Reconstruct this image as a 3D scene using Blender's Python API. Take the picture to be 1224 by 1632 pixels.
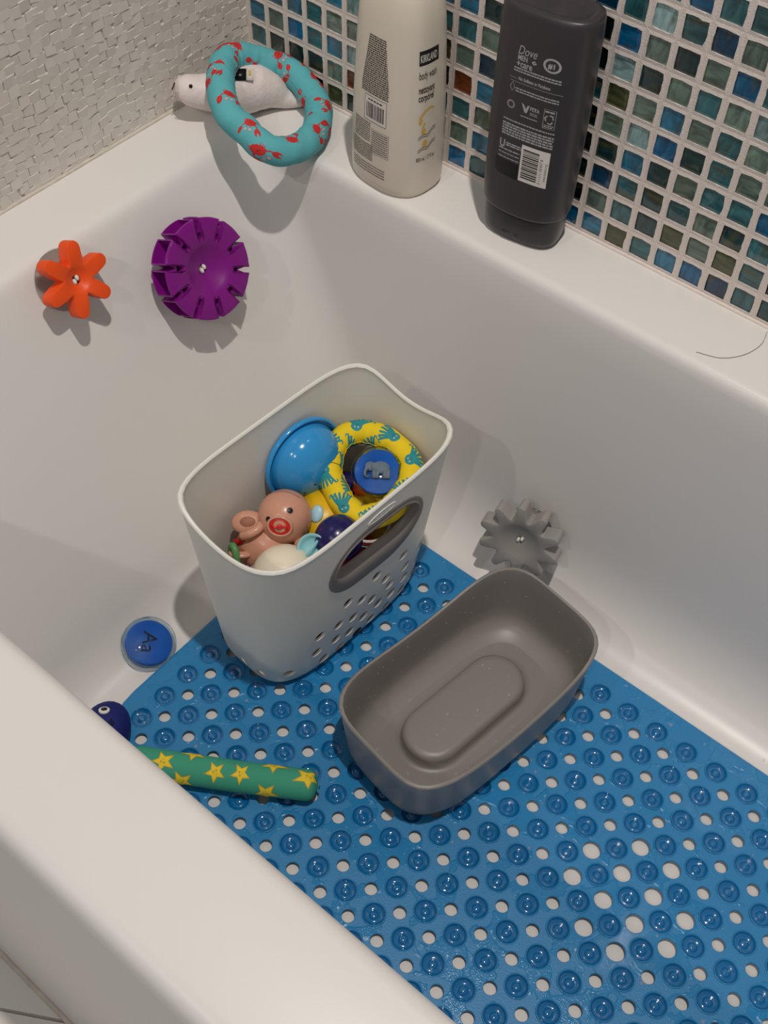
import bpy, bmesh, math, random
from mathutils import Vector, Matrix
from math import sin, cos, pi, radians as R
random.seed(7)
S = 0.01                                   # everything below is written in centimetres
scene = bpy.context.scene
for o in list(bpy.data.objects): bpy.data.objects.remove(o)
col = scene.collection

# ------------------------------------------------------------------ camera, world, lights, exposure
cam = bpy.data.objects.new('camera', bpy.data.cameras.new('camera')); col.objects.link(cam)
cam.location = (0.79668, -0.76684, 0.66480)
cam.rotation_euler = (R(37.5313), R(-1.3105), R(39.5968))
cam.data.sensor_fit = 'VERTICAL'; cam.data.sensor_height = 36; cam.data.lens = 1820.424/1632*36
cam.data.clip_start = 0.02
scene.camera = cam
w = bpy.data.worlds.new('room_light'); scene.world = w; w.use_nodes = True
w.node_tree.nodes['Background'].inputs[0].default_value = (0.92, 0.95, 1.0, 1)
w.node_tree.nodes['Background'].inputs[1].default_value = 0.09
def lamp(name, loc, power, radius, c):
    l = bpy.data.lights.new(name, 'POINT'); l.energy = power; l.shadow_soft_size = radius; l.color = c
    o = bpy.data.objects.new(name, l); o.location = loc; col.objects.link(o); return o
lamp('ceiling_lamp', (0.74, -0.46, 1.90), 42, 0.022, (1.0, 0.93, 0.86))
lamp('vanity_lamp', (0.94, -1.97, 1.89), 9, 0.03, (1.0, 0.95, 0.90))
lamp('vanity_lamp', (0.23, -1.97, 1.89), 9, 0.03, (1.0, 0.95, 0.90))
scene.view_settings.view_transform = 'Standard'; scene.view_settings.look = 'None'
scene.view_settings.gamma = 1; scene.view_settings.use_curve_mapping = False
scene.view_settings.exposure = 0.95

# ------------------------------------------------------------------ materials
def lin(c):
    return tuple(((x/255)/12.92 if x/255 <= .04045 else ((x/255+.055)/1.055)**2.4) for x in c) + (1,)
def mat(name, rgb, rough=.5, coat=0, trans=0, ior=1.45, metal=0, sub=0, var=0, varscale=40, bump=0, bumpscale=200, alpha=1, spec=.5):
    m = bpy.data.materials.new(name); m.use_nodes = True
    nt = m.node_tree; b = nt.nodes['Principled BSDF']
    b.inputs['Base Color'].default_value = lin(rgb); b.inputs['Roughness'].default_value = rough
    b.inputs['Coat Weight'].default_value = coat; b.inputs['Coat Roughness'].default_value = .06
    b.inputs['Transmission Weight'].default_value = trans; b.inputs['IOR'].default_value = ior
    b.inputs['Metallic'].default_value = metal; b.inputs['Alpha'].default_value = alpha
    b.inputs['Specular IOR Level'].default_value = spec
    if sub:
        b.inputs['Subsurface Weight'].default_value = sub; b.inputs['Subsurface Radius'].default_value = (.6, .5, .4); b.inputs['Subsurface Scale'].default_value = .01
    tc = nt.nodes.new('ShaderNodeTexCoord')
    if var:
        n = nt.nodes.new('ShaderNodeTexNoise'); n.inputs['Scale'].default_value = varscale; n.inputs['Detail'].default_value = 4
        nt.links.new(tc.outputs['Object'], n.inputs['Vector'])
        mx = nt.nodes.new('ShaderNodeMix'); mx.data_type = 'RGBA'
        a = lin(rgb); mx.inputs[6].default_value = tuple(v*(1-var) for v in a[:3])+(1,); mx.inputs[7].default_value = tuple(min(1, v*(1+var)) for v in a[:3])+(1,)
        nt.links.new(n.outputs['Fac'], mx.inputs[0]); nt.links.new(mx.outputs[2], b.inputs['Base Color'])
    if bump:
        n = nt.nodes.new('ShaderNodeTexNoise'); n.inputs['Scale'].default_value = bumpscale; n.inputs['Detail'].default_value = 3
        nt.links.new(tc.outputs['Object'], n.inputs['Vector'])
        bp = nt.nodes.new('ShaderNodeBump'); bp.inputs['Strength'].default_value = bump; bp.inputs['Distance'].default_value = .001
        nt.links.new(n.outputs['Fac'], bp.inputs['Height']); nt.links.new(bp.outputs['Normal'], b.inputs['Normal'])
    return m
M = {}
M['tub'] = mat('white_acrylic', (226, 222, 218), .34, coat=0, var=.012, varscale=6)
M['grout'] = mat('beige_grout', (222, 210, 202), .85, var=.12, varscale=300, bump=.5, bumpscale=900)
M['relief'] = mat('white_relief_tile', (214, 208, 200), .32, var=.03, varscale=40)
M['caulk'] = mat('old_caulk', (205, 196, 182), .7, var=.25, varscale=120)
M['floor_tile'] = mat('floor_tile_glaze', (226, 220, 212), .35, var=.03, varscale=8)
M['floor_grout'] = mat('floor_grout', (178, 170, 162), .8, var=.1, varscale=100)
M['mat_blue'] = mat('blue_vinyl', (38, 128, 184), .35, coat=.12, sub=0, var=.04, varscale=30, bump=.25, bumpscale=700)
nt = M['mat_blue'].node_tree; b = nt.nodes['Principled BSDF']; old = b.inputs['Normal'].links[0].from_node; tcn = nt.nodes['Texture Coordinate']
nz = nt.nodes.new('ShaderNodeTexNoise'); nz.inputs['Scale'].default_value = 26; nz.inputs['Detail'].default_value = 3; nz.inputs['Distortion'].default_value = .6; nt.links.new(tcn.outputs['Object'], nz.inputs['Vector'])
mr = nt.nodes.new('ShaderNodeMapRange'); mr.inputs[1].default_value = .53; mr.inputs[2].default_value = .555; nt.links.new(nz.outputs['Fac'], mr.inputs[0])   # edges of the thin water film
b2 = nt.nodes.new('ShaderNodeBump'); b2.inputs['Strength'].default_value = .6; b2.inputs['Distance'].default_value = .0008; nt.links.new(mr.outputs[0], b2.inputs['Height']); nt.links.new(old.outputs[0], b2.inputs['Normal']); nt.links.new(b2.outputs[0], b.inputs['Normal'])
rg = nt.nodes.new('ShaderNodeMapRange'); rg.inputs[3].default_value = .42; rg.inputs[4].default_value = .18; nt.links.new(mr.outputs[0], rg.inputs[0]); nt.links.new(rg.outputs[0], b.inputs['Roughness'])
M['cup_blue'] = mat('deep_blue_vinyl', (14, 108, 166), .08, coat=1, var=.06, varscale=60)
M['bin'] = mat('white_bin_plastic', (232, 230, 222), .38)
M['tray'] = mat('taupe_plastic', (136, 131, 127), .38, var=.02, bump=.05, bumpscale=1500)
M['rubber'] = mat('grey_rubber', (126, 120, 117), .45, var=.03)
M['clear'] = mat('clear_pvc', (225, 240, 250), .03, trans=1, ior=1.13)
M['clear_cup'] = mat('clear_suction_vinyl', (236, 234, 232), .06, trans=1, ior=1.14)
M['water'] = mat('water', (215, 220, 225), .0, alpha=.16, spec=1)
M['orange'] = mat('orange_silicone', (238, 82, 22), .42, sub=.1)
M['purple'] = mat('purple_silicone', (128, 14, 128), .38, sub=.1)
M['cog_grey'] = mat('grey_silicone', (150, 146, 142), .42)
M['axle'] = mat('white_axle_plastic', (230, 226, 220), .35)
M['rust'] = mat('brown_axle_core', (150, 125, 95), .5)
M['lotion'] = mat('cream_bottle_plastic', (222, 212, 196), .33, sub=.35, coat=.15)
M['charcoal'] = mat('charcoal_bottle_plastic', (56, 52, 55), .36, bump=.04, bumpscale=900)
M['charcoal_cap'] = mat('charcoal_cap_plastic', (44, 41, 45), .3)
M['ink'] = mat('black_ink', (32, 28, 28), .5)
M['paper'] = mat('white_label', (222, 216, 208), .5)
M['gold'] = mat('yellow_label_ink', (214, 172, 84), .5)
M['silver'] = mat('silver_ink', (170, 168, 170), .4)
M['black'] = mat('black_plastic', (8, 8, 10), .3)
M['seal'] = mat('white_rubber_seal', (226, 214, 210), .5, sub=.1, var=.03, bump=1.0, bumpscale=140)
M['teal_cloth'] = mat('teal_neoprene', (92, 176, 184), .75, var=.04, bump=.25, bumpscale=2500)
M['crab_red'] = mat('red_print', (196, 44, 42), .7, var=.12, varscale=200)
M['white_print'] = mat('white_print', (232, 226, 222), .7)
M['dark_print'] = mat('dark_print', (60, 20, 30), .7)
M['yellow_cloth'] = mat('yellow_neoprene', (238, 206, 22), .75, var=.04, bump=.25, bumpscale=2500)
M['octo'] = mat('teal_print', (40, 140, 148), .7, var=.15, varscale=200)
M['green_cloth'] = mat('green_neoprene', (62, 158, 128), .75, var=.05, bump=.25, bumpscale=2500)
M['star_yellow'] = mat('yellow_print', (236, 208, 50), .7, var=.06, varscale=200)
M['star_orange'] = mat('orange_print', (208, 160, 40), .7)
M['navy_cloth'] = mat('navy_neoprene', (14, 26, 104), .7, bump=.2, bumpscale=2500)
M['bowl'] = mat('sky_blue_plastic', (50, 150, 214), .16, coat=.4)
M['pig'] = mat('pink_plastic', (206, 150, 126), .3, coat=.2, sub=.1)
M['pig_in'] = mat('brown_pink_plastic', (150, 92, 66), .5)
M['red_toy'] = mat('red_plastic', (206, 40, 34), .35)
M['cream_toy'] = mat('cream_plastic', (236, 226, 204), .4, sub=.1)
M['duck'] = mat('yellow_vinyl', (226, 180, 14), .35)
M['navy_toy'] = mat('navy_plastic', (26, 20, 84), .25, coat=.2)
M['aqua_toy'] = mat('aqua_plastic', (150, 206, 212), .35)
M['aqua2'] = mat('pale_blue_plastic', (168, 208, 224), .35)
M['disc_blue'] = mat('blue_disc_base', (10, 100, 196), .3, coat=.5, var=.15, varscale=90)
M['green_toy'] = mat('green_plastic', (90, 150, 92), .4)
M['mauve'] = mat('mauve_plastic', (160, 130, 150), .4)
M['royal'] = mat('royal_blue_plastic', (20, 60, 190), .35)
M['hair'] = mat('dark_hair', (60, 45, 38), .5)
M['stitch'] = mat('seam_thread', (110, 96, 20), .8)
# glass mosaic: the tile's base colour comes from its object colour, streaked with teal, olive and dark swirls
m = bpy.data.materials.new('glass_mosaic'); m.use_nodes = True; nt = m.node_tree; b = nt.nodes['Principled BSDF']
oi = nt.nodes.new('ShaderNodeObjectInfo'); tc = nt.nodes.new('ShaderNodeTexCoord')
mp = nt.nodes.new('ShaderNodeMapping'); ml = nt.nodes.new('ShaderNodeMath'); ml.operation = 'MULTIPLY'; ml.inputs[1].default_value = 37
nt.links.new(oi.outputs['Random'], ml.inputs[0]); cb = nt.nodes.new('ShaderNodeCombineXYZ')
for i in range(3): nt.links.new(ml.outputs[0], cb.inputs[i])
nt.links.new(tc.outputs['Object'], mp.inputs['Vector']); nt.links.new(cb.outputs[0], mp.inputs['Location']); mp.inputs['Scale'].default_value = (30, 30, 95)
rt = nt.nodes.new('ShaderNodeVectorRotate'); rt.rotation_type = 'Y_AXIS'; ml2 = nt.nodes.new('ShaderNodeMath'); ml2.operation = 'GREATER_THAN'; ml2.inputs[1].default_value = .5
ml3 = nt.nodes.new('ShaderNodeMath'); ml3.operation = 'MULTIPLY'; ml3.inputs[1].default_value = 1.45
nt.links.new(oi.outputs['Random'], ml2.inputs[0]); nt.links.new(ml2.outputs[0], ml3.inputs[0]); nt.links.new(ml3.outputs[0], rt.inputs['Angle'])
nt.links.new(tc.outputs['Object'], rt.inputs['Vector']); nt.links.new(rt.outputs[0], mp.inputs['Vector'])
n1 = nt.nodes.new('ShaderNodeTexNoise'); n1.inputs['Scale'].default_value = 1.6; n1.inputs['Detail'].default_value = 4; n1.inputs['Distortion'].default_value = .8
nt.links.new(mp.outputs[0], n1.inputs['Vector'])
rp = nt.nodes.new('ShaderNodeMapRange'); rp.inputs[1].default_value = .3; rp.inputs[2].default_value = .7; rp.inputs[3].default_value = .5; rp.inputs[4].default_value = 1.45
nt.links.new(n1.outputs['Fac'], rp.inputs[0])
hv = nt.nodes.new('ShaderNodeVectorMath'); hv.operation = 'SCALE'; nt.links.new(oi.outputs['Color'], hv.inputs[0]); nt.links.new(rp.outputs[0], hv.inputs['Scale'])
n2 = nt.nodes.new('ShaderNodeTexNoise'); n2.inputs['Scale'].default_value = 1.1; n2.inputs['Detail'].default_value = 2
ad = nt.nodes.new('ShaderNodeVectorMath'); ad.inputs[1].default_value = (5, 9, 3); nt.links.new(mp.outputs[0], ad.inputs[0]); nt.links.new(ad.outputs[0], n2.inputs['Vector'])
r2 = nt.nodes.new('ShaderNodeMapRange'); r2.inputs[1].default_value = .56; r2.inputs[2].default_value = .72; r2.inputs[3].default_value = 0; r2.inputs[4].default_value = .75
nt.links.new(n2.outputs['Fac'], r2.inputs[0])
mx = nt.nodes.new('ShaderNodeMix'); mx.data_type = 'RGBA'; mx.inputs[7].default_value = lin((74, 70, 30))
nt.links.new(r2.outputs[0], mx.inputs[0]); nt.links.new(hv.outputs[0], mx.inputs[6]); nt.links.new(mx.outputs[2], b.inputs['Base Color'])
b.inputs['Roughness'].default_value = .12; b.inputs['Coat Weight'].default_value = .5; b.inputs['Coat Roughness'].default_value = .03
M['glass'] = m

# ------------------------------------------------------------------ helpers
def tag(o, label=None, cat=None, group=None, kind=None):
    if label: o['label'] = label
    if cat: o['category'] = cat
    if group: o['group'] = group
    if kind: o['kind'] = kind
    return o
def thing(name, loc, label, cat, group=None):
    o = bpy.data.objects.new(name, None); o.empty_display_size = .02; o.location = Vector(loc)*S; col.objects.link(o)
    tag(o, label, cat, group); o['_o'] = list(o.location); return o
def origin(p):
    while p.parent: p = p.parent
    return Vector(p.location)
def mesh(name, verts, faces, mats, midx=None, smooth=True):
    me = bpy.data.meshes.new(name); me.from_pydata([tuple(v) for v in verts], [], faces)
    for mt in (mats if isinstance(mats, (list, tuple)) else [mats]): me.materials.append(M[mt])
    if midx: me.polygons.foreach_set('material_index', midx)
    if smooth: me.polygons.foreach_set('use_smooth', [True]*len(me.polygons))
    me.update(); return me
def fixn(me):
    bm = bmesh.new(); bm.from_mesh(me); bmesh.ops.remove_doubles(bm, verts=bm.verts, dist=1e-6)
    bmesh.ops.recalc_face_normals(bm, faces=bm.faces); bm.to_mesh(me); bm.free()
def mk(name, vf, mats, parent=None, midx=None, smooth=True, sharp=None, org=None, fix=True):
    v, f = vf; o3 = origin(parent) if parent else (Vector(org)*S if org else Vector())
    me = mesh(name, [Vector(p)*S-o3 for p in v], f, mats, midx, smooth)
    if fix and not midx: fixn(me)
    elif fix:
        bm = bmesh.new(); bm.from_mesh(me); bmesh.ops.recalc_face_normals(bm, faces=bm.faces); bm.to_mesh(me); bm.free()
    if sharp:
        me.polygons.foreach_set('use_smooth', [True]*len(me.polygons))
        try: me.set_sharp_from_angle(angle=R(sharp))
        except Exception: pass
    o = bpy.data.objects.new(name, me); col.objects.link(o)
    if parent: o.parent = parent
    else: o.location = o3
    return o
def join(*vfs):
    V, F = [], []
    for v, f in vfs:
        n = len(V); V += [Vector(p) for p in v]; F += [tuple(i+n for i in q) for q in f]
    return V, F
def loft(rings, cap0=False, cap1=False, closed=False):
    n = len(rings[0]); V = [Vector(p) for r in rings for p in r]; F = []
    m_ = len(rings)
    for a in range(m_ if closed else m_-1):
        b_ = (a+1) % m_
        for i in range(n): F.append((a*n+i, a*n+(i+1) % n, b_*n+(i+1) % n, b_*n+i))
    if cap0: F.append(tuple(range(n)))
    if cap1: F.append(tuple((m_-1)*n+i for i in range(n)))
    return V, F
def frame(n, up=(0, 0, 1)):
    n = Vector(n).normalized(); e1 = Vector(up).cross(n)
    if e1.length < 1e-4: e1 = Vector((1, 0, 0))
    e1.normalize(); return e1, n.cross(e1), n
def lathe(c, n, prof, seg=32, up=(0, 0, 1), sx=1, sy=1):
    e1, e2, n = frame(n, up); c = Vector(c); rings = []
    for r, z in prof:
        rings.append([c+e1*(max(r, 1e-3)*sx*cos(2*pi*i/seg))+e2*(max(r, 1e-3)*sy*sin(2*pi*i/seg))+n*z for i in range(seg)])
    return loft(rings, prof[0][0] < 1e-2, prof[-1][0] < 1e-2)
def catmull(P, k=6, closed=True):
    P = [Vector(p) for p in P]; n = len(P); out = []
    for i in range(n if closed else n-1):
        g = lambda j: P[j % n] if closed else P[max(0, min(n-1, j))]
        a, b_, c, d = g(i-1), g(i), g(i+1), g(i+2)
        for s in range(k):
            t = s/k; out.append(.5*((2*b_)+(c-a)*t+(2*a-5*b_+4*c-d)*t*t+(3*b_-a-3*c+d)*t**3))
    if not closed: out.append(P[-1])
    return out
def tube(P, rad, seg=10, closed=False, up=None, flat=1.0):
    P = [Vector(p) for p in P]; n = len(P); rings = []; nv = Vector(up) if up else None
    for i, p in enumerate(P):
        t = (P[(i+1) % n]-P[i-1]) if closed else (P[min(i+1, n-1)]-P[max(i-1, 0)])
        t.normalize()
        if nv is None:
            nv = t.cross(Vector((0, 0, 1)))
            if nv.length < .1: nv = t.cross(Vector((1, 0, 0)))
        nv = (nv-t*nv.dot(t)).normalized(); bv = t.cross(nv)
        r = rad(i/(n-1)) if callable(rad) else (rad[i] if isinstance(rad, (list, tuple)) else rad)
        rings.append([p+nv*(r*flat*cos(2*pi*k/seg))+bv*(r*sin(2*pi*k/seg)) for k in range(seg)])
    return loft(rings, not closed, not closed, closed)
def ball(c, r, seg=24, rings=14, axes=None, sc=(1, 1, 1), fn=None):
    ax = axes or (Vector((1, 0, 0)), Vector((0, 1, 0)), Vector((0, 0, 1))); c = Vector(c); rr = []
    for j in range(rings+1):
        th = pi*j/rings; q = []
        for i in range(seg):
            ph = 2*pi*i/seg; d = Vector((sin(th)*cos(ph), sin(th)*sin(ph), cos(th)))
            k = fn(d) if fn else 1
            q.append(c+(ax[0]*d.x*sc[0]+ax[1]*d.y*sc[1]+ax[2]*d.z*sc[2])*(r*k))
        rr.append(q)
    return loft(rr)
def rrect(x0, x1, y0, y1, r, z, seg=8, mid=4):
    P = []
    cs = [(x1-r, y1-r, 0), (x0+r, y1-r, 90), (x0+r, y0+r, 180), (x1-r, y0+r, 270)]
    for k, (cx, cy, a) in enumerate(cs):
        arc = [Vector((cx+r*cos(R(a+90*i/seg)), cy+r*sin(R(a+90*i/seg)), z)) for i in range(seg+1)]
        nx, ny, na = cs[(k+1) % 4]; e = Vector((nx+r*cos(R(na)), ny+r*sin(R(na)), z))
        P += arc; P += [arc[-1].lerp(e, (i+1)/(mid+1)) for i in range(mid)]
    return P
def box(c, sx, sy, sz, bev=0, rot=None):
    v = [Vector((x*sx/2, y*sy/2, z*sz/2)) for x in (-1, 1) for y in (-1, 1) for z in (-1, 1)]
    f = [(0, 1, 3, 2), (4, 6, 7, 5), (0, 4, 5, 1), (2, 3, 7, 6), (0, 2, 6, 4), (1, 5, 7, 3)]
    if rot: v = [rot @ p for p in v]
    return [p+Vector(c) for p in v], f
# flat prints: 2-D outlines, cut small enough to follow the curved surface they are printed on
def flatfill(polys, h=.18):
    V, F, MI = [], [], []
    for poly, mi, lay in polys:
        bm = bmesh.new(); vs = [bm.verts.new((x, y, 0)) for x, y in poly]
        try: bm.faces.new(vs)
        except Exception: bm.free(); continue
        bmesh.ops.triangulate(bm, faces=bm.faces)
        for _ in range(3):
            es = [e for e in bm.edges if e.calc_length() > h]
            if not es: break
            bmesh.ops.subdivide_edges(bm, edges=es, cuts=1); bmesh.ops.triangulate(bm, faces=[f for f in bm.faces if len(f.verts) > 3])
        bm.verts.ensure_lookup_table(); n = len(V)
        V += [(v.co.x, v.co.y, lay) for v in bm.verts]
        for f in bm.faces: F.append(tuple(v.index+n for v in f.verts)); MI.append(mi)
        bm.free()
    return V, F, MI
def decal(name, polys, fmap, mats, parent, a0=0, b0=0, rot=0, sc=1, h=.18, lift=.012):
    V, F, MI = flatfill(polys, h); c, s = cos(rot), sin(rot)
    W = [fmap(a0+sc*(c*x-s*y), b0+sc*(s*x+c*y), lift*(1+l)) for x, y, l in V]
    return mk(name, (W, F), mats, parent, midx=MI, fix=False)
def circle(x, y, r, n=14, ry=None): return [(x+r*cos(2*pi*i/n), y+(ry or r)*sin(2*pi*i/n)) for i in range(n)]
def rect(x0, y0, x1, y1): return [(x0, y0), (x1, y0), (x1, y1), (x0, y1)]
def stroke(pts, w0, w1=None):
    w1 = w0 if w1 is None else w1; L, Rr = [], []; n = len(pts)
    for i, (x, y) in enumerate(pts):
        ax, ay = pts[max(i-1, 0)]; bx, by = pts[min(i+1, n-1)]; dx, dy = bx-ax, by-ay; l = math.hypot(dx, dy) or 1
        wd = w0+(w1-w0)*i/(n-1); L.append((x-dy/l*wd/2, y+dx/l*wd/2)); Rr.append((x+dy/l*wd/2, y-dx/l*wd/2))
    return L+Rr[::-1]
def text(name, s, size, fmap, mt, parent, a0, b0, align='LEFT', shear=0, xs=1, bold=0, rot=0, h=None):
    cu = bpy.data.curves.new(name, 'FONT'); cu.body = s; cu.size = size; cu.align_x = align; cu.shear = shear; cu.offset = bold; cu.resolution_u = 3
    ob = bpy.data.objects.new(name, cu); col.objects.link(ob)
    me = bpy.data.meshes.new_from_object(ob); bpy.data.objects.remove(ob); bpy.data.curves.remove(cu)
    bm = bmesh.new(); bm.from_mesh(me); bpy.data.meshes.remove(me)
    bmesh.ops.triangulate(bm, faces=bm.faces)
    bm.verts.ensure_lookup_table(); c, sn = cos(rot), sin(rot)
    V = [fmap(a0+(c*v.co.x*xs-sn*v.co.y), b0+(sn*v.co.x*xs+c*v.co.y), .014) for v in bm.verts]; F = [tuple(v.index for v in f.verts) for f in bm.faces]; bm.free()
    return mk(name, (V, F), mt, parent, fix=False)
def dashes(x0, x1, y0, y1, rows, hgt, rnd, lo=.2, hi=.8, gap=.1, edge=None):
    P = []
    for r in range(rows):
        y = y1-(y1-y0)*(r+.5)/rows; a, b_ = (x0, x1) if not edge else edge((r+.5)/rows); x = a
        while x < b_-.05:
            l = min(rnd.uniform(lo, hi), b_-x); P.append((rect(x, y-hgt/2, x+l, y+hgt/2), 0, 0)); x += l+gap
    return P

# ------------------------------------------------------------------ the setting
# mosaic wall: a grout net standing a little proud, glass tiles let into its openings
PT = 2.54; CX = .66875; RZ = .56248
ncol, nrow = 42, 34; GV, GF = [], []; rr = random.Random(3)
z00 = (RZ-.5)*PT
for j in range(nrow):
    for i in range(ncol):
        cx, cz = (i+CX)*PT, (j+RZ)*PT; hw = PT/2
        out = []
        for k in range(16):
            a = 2*pi*k/16+pi/4; s = 1/max(abs(cos(a)), abs(sin(a))); out.append((cos(a)*s, sin(a)*s))
        n = len(GV); j1 = [rr.uniform(-.07, .05) for _ in range(16)]
        big = rr.random() < .12
        for (u, v) in out: GV.append(Vector((cx+u*hw, 0, cz+v*hw)))
        for k, (u, v) in enumerate(out):
            q = .985+j1[k]*(1.3 if big else .6)
            cr = .965 if k % 4 == 0 else 1
            GV.append(Vector((cx+u*q*cr, -.04, cz+v*q*cr)))
        for k, (u, v) in enumerate(out): GV.append(Vector((cx+u*1.03, .16, cz+v*1.03)))
        for k in range(16):
            k2 = (k+1) % 16
            GF += [(n+k, n+k2, n+16+k2, n+16+k), (n+16+k, n+16+k2, n+32+k2, n+32+k)]
X1, Z1 = ncol*PT+(CX-.5)*PT, z00+nrow*PT
n = len(GV); GV += [Vector(p) for p in [(-.3, 0, -.3), (X1, 0, -.3), (X1, 0, z00), ((CX-.5)*PT, 0, z00), ((CX-.5)*PT, 0, Z1), (-.3, 0, Z1)]]
GF += [(n, n+1, n+2, n+3), (n, n+3, n+4, n+5)]
n = len(GV); GV += [Vector(p) for p in [(-.3, .17, -56), (X1, .17, -56), (X1, .17, Z1), (-.3, .17, Z1)]]; GF += [(n, n+1, n+2, n+3)]
bvf = box((X1/2-.15, 1.2, Z1/2-28), X1+.3, 2, Z1+56)
wall_back = mk('wall_back', join((GV, GF), bvf), 'grout', fix=False, smooth=False); tag(wall_back, kind='structure')
def tile_mesh(name, hw, seedk):
    r_ = random.Random(seedk); V = []; F = []
    rings = [(hw, .34), (hw, .13), (hw-.1, .10), (hw*.5, .08)]
    R_ = []
    for rr_, y in rings: R_.append([Vector((a*rr_, y+r_.uniform(-.006, .006), b_*rr_)) for a, b_ in ((-1, -1), (0, -1), (1, -1), (1, 0), (1, 1), (0, 1), (-1, 1), (-1, 0))])
    V, F = loft(R_, False, True)
    me = mesh(name, [p*S for p in V], F, 'glass'); fixn(me); me.set_sharp_from_angle(angle=R(50)); return me
tmeshes = [tile_mesh('glass_tile', 1.10, k) for k in range(3)]
PALC = dict(t=(44, 92, 98), g=(98, 120, 108), b=(0, 88, 130), d=(20, 54, 56), l=(124, 152, 152), o=(66, 72, 42), k=(8, 22, 26), c=(34, 106, 136), r=(110, 50, 8), n=(2, 50, 76))
GRID = {}
def row(r, c0, s):
    for i, ch in enumerate(s): GRID[(c0+i, r)] = ch
row(0, 15, 'bcotcbntd'); row(1, 15, 'kgtdogotk'); row(2, 15, 'kntdtgdtt'); row(3, 15, 'kdcdgttb'); row(4, 15, 'kglbdtg'); row(5, 15, 'togcgtg')  # leading black tiles beside each bottle carry its cast shade in their colour
row(6, 15, 'kldgtgl'); row(7, 15, 'kbgdgbt'); row(8, 15, 'ntltng'); row(9, 17, 'tbtt')
row(0, 3, 'kod'); row(1, 0, 'tdddgr'); row(2, 0, 'cgbtcl'); row(3, 0, 'tcctgg'); row(4, 0, 'btgdcl'); row(0, 9, 'kbt'); row(1, 9, 'kgc'); row(2, 9, 'btg'); row(3, 9, 'krc'); row(4, 9, 'kgn'); row(5, 9, 'ttg'); row(6, 10, 'cd')
rt_ = random.Random(11); restV, restF = [], []
cnt = 0
for j in range(nrow):
    for i in range(ncol):
        cx, cz = (i+CX)*PT, (j+RZ)*PT
        near = i < 25 and j < 12
        if near:
            o = bpy.data.objects.new('glass_tile', tmeshes[(i*7+j*3) % 3]); col.objects.link(o); o.parent = wall_back
            o.location = (cx*S, 0.0, cz*S); o.rotation_euler = (rt_.uniform(-.012, .012), 0, rt_.uniform(-.012, .012))
            ch = GRID.get((i, j)) or rt_.choice('tttggbdddllcconkt'); c = PALC[ch]; v = rt_.uniform(.85, 1.12)
            lc = lin(tuple(min(255, x*v) for x in c)); o.color = lc; cnt += 1
        else:
            v, f = box((cx, .22, cz), 2.2, .24, 2.2); nn = len(restV); restV += v; restF += [tuple(a+nn for a in q) for q in f]
rest = mk('glass_tiles_beyond', (restV, restF), 'glass', wall_back, smooth=False); rest['kind'] = 'stuff'; rest.color = lin((44, 92, 98))
# textured white wall: crumpled little facets pressed into the tile
tv, tf = [], []; rw = random.Random(5); cw = 1.12
ny_, nz_ = 64, 54
for a in range(ny_):
    for c in range(nz_):
        off = .5*cw*((c//1) % 2)*.55
        y0 = -(a+1)*cw+off+rw.uniform(-.1, .1); z0 = -1.5+c*.98+rw.uniform(-.08, .08)+.25*sin(a*1.3)
        ww, hh = cw*rw.uniform(.98, 1.2), .98*rw.uniform(1.0, 1.25)
        tx, tz = rw.uniform(-.045, .045), rw.uniform(-.05, .05); base = .09+rw.uniform(-.015, .015)
        sk = rw.uniform(-.18, .18); n = len(tv)
        for (u, v) in ((0, 0), (1, 0), (1, 1), (0, 1)):
            tv.append(Vector((-.25, y0+u*ww+sk*v*.6-.04*(1-2*u), z0+v*hh+sk*(u-.5)-.04*(1-2*v))))
        for (u, v) in ((0, 0), (1, 0), (1, 1), (0, 1)):
            tv.append(Vector((min(.2, base+tx*(u-.5)*2+tz*(v-.5)*2), y0+u*ww+sk*v*.6+.05*(1-2*u), z0+v*hh+sk*(u-.5)+.05*(1-2*v))))
        tf += [(n+4, n+5, n+6, n+7)]+[(n+k, n+(k+1) % 4, n+4+(k+1) % 4, n+4+k) for k in range(4)]
bv = box((-1.2, -36, 10), 2.3, 76, 132)
wl = mk('wall_left', join((tv, tf), bv), 'relief', fix=False, smooth=False); tag(wl, kind='structure')
# caulk beads
cb1 = mk('trim_1', tube([(0.1, -y, .05+.02*sin(y*.9)) for y in [k*1.5 for k in range(47)]], .22, 8), 'caulk'); tag(cb1, kind='structure')
cb2 = mk('trim_2', tube([(x, -.02, .02+.02*sin(x*.7)) for x in [k*2.0 for k in range(54)]], .2, 8), 'grout'); tag(cb2, kind='structure')
# floor in front of the tub: square tiles laid at 30 degrees
fl = mk('floor', box((60, -120, -51.2), 220, 190, 2), 'floor_grout', smooth=False); tag(fl, kind='structure')
tbm = mesh('tile', *[[p*S for p in x] if k == 0 else x for k, x in enumerate(box((0, 0, 0), 29.7, 29.7, .5))], 'floor_tile', smooth=False)
c30, s30 = cos(R(30)), sin(R(30)); bx, by = 41.0, -72.75
for i in range(-4, 6):
    for j in range(-5, 2):
        u, v = (i+.5)*30, (j+.5)*30; px, py = bx+u*c30-v*s30, by+u*s30+v*c30
        if -45 < px < 165 and -210 < py < -30 and py-19 < -72:
            o = bpy.data.objects.new('tile', tbm); col.objects.link(o); o.parent = fl; o.location = (px*S, py*S, -.5015); o.rotation_euler.z = R(30)

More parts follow.
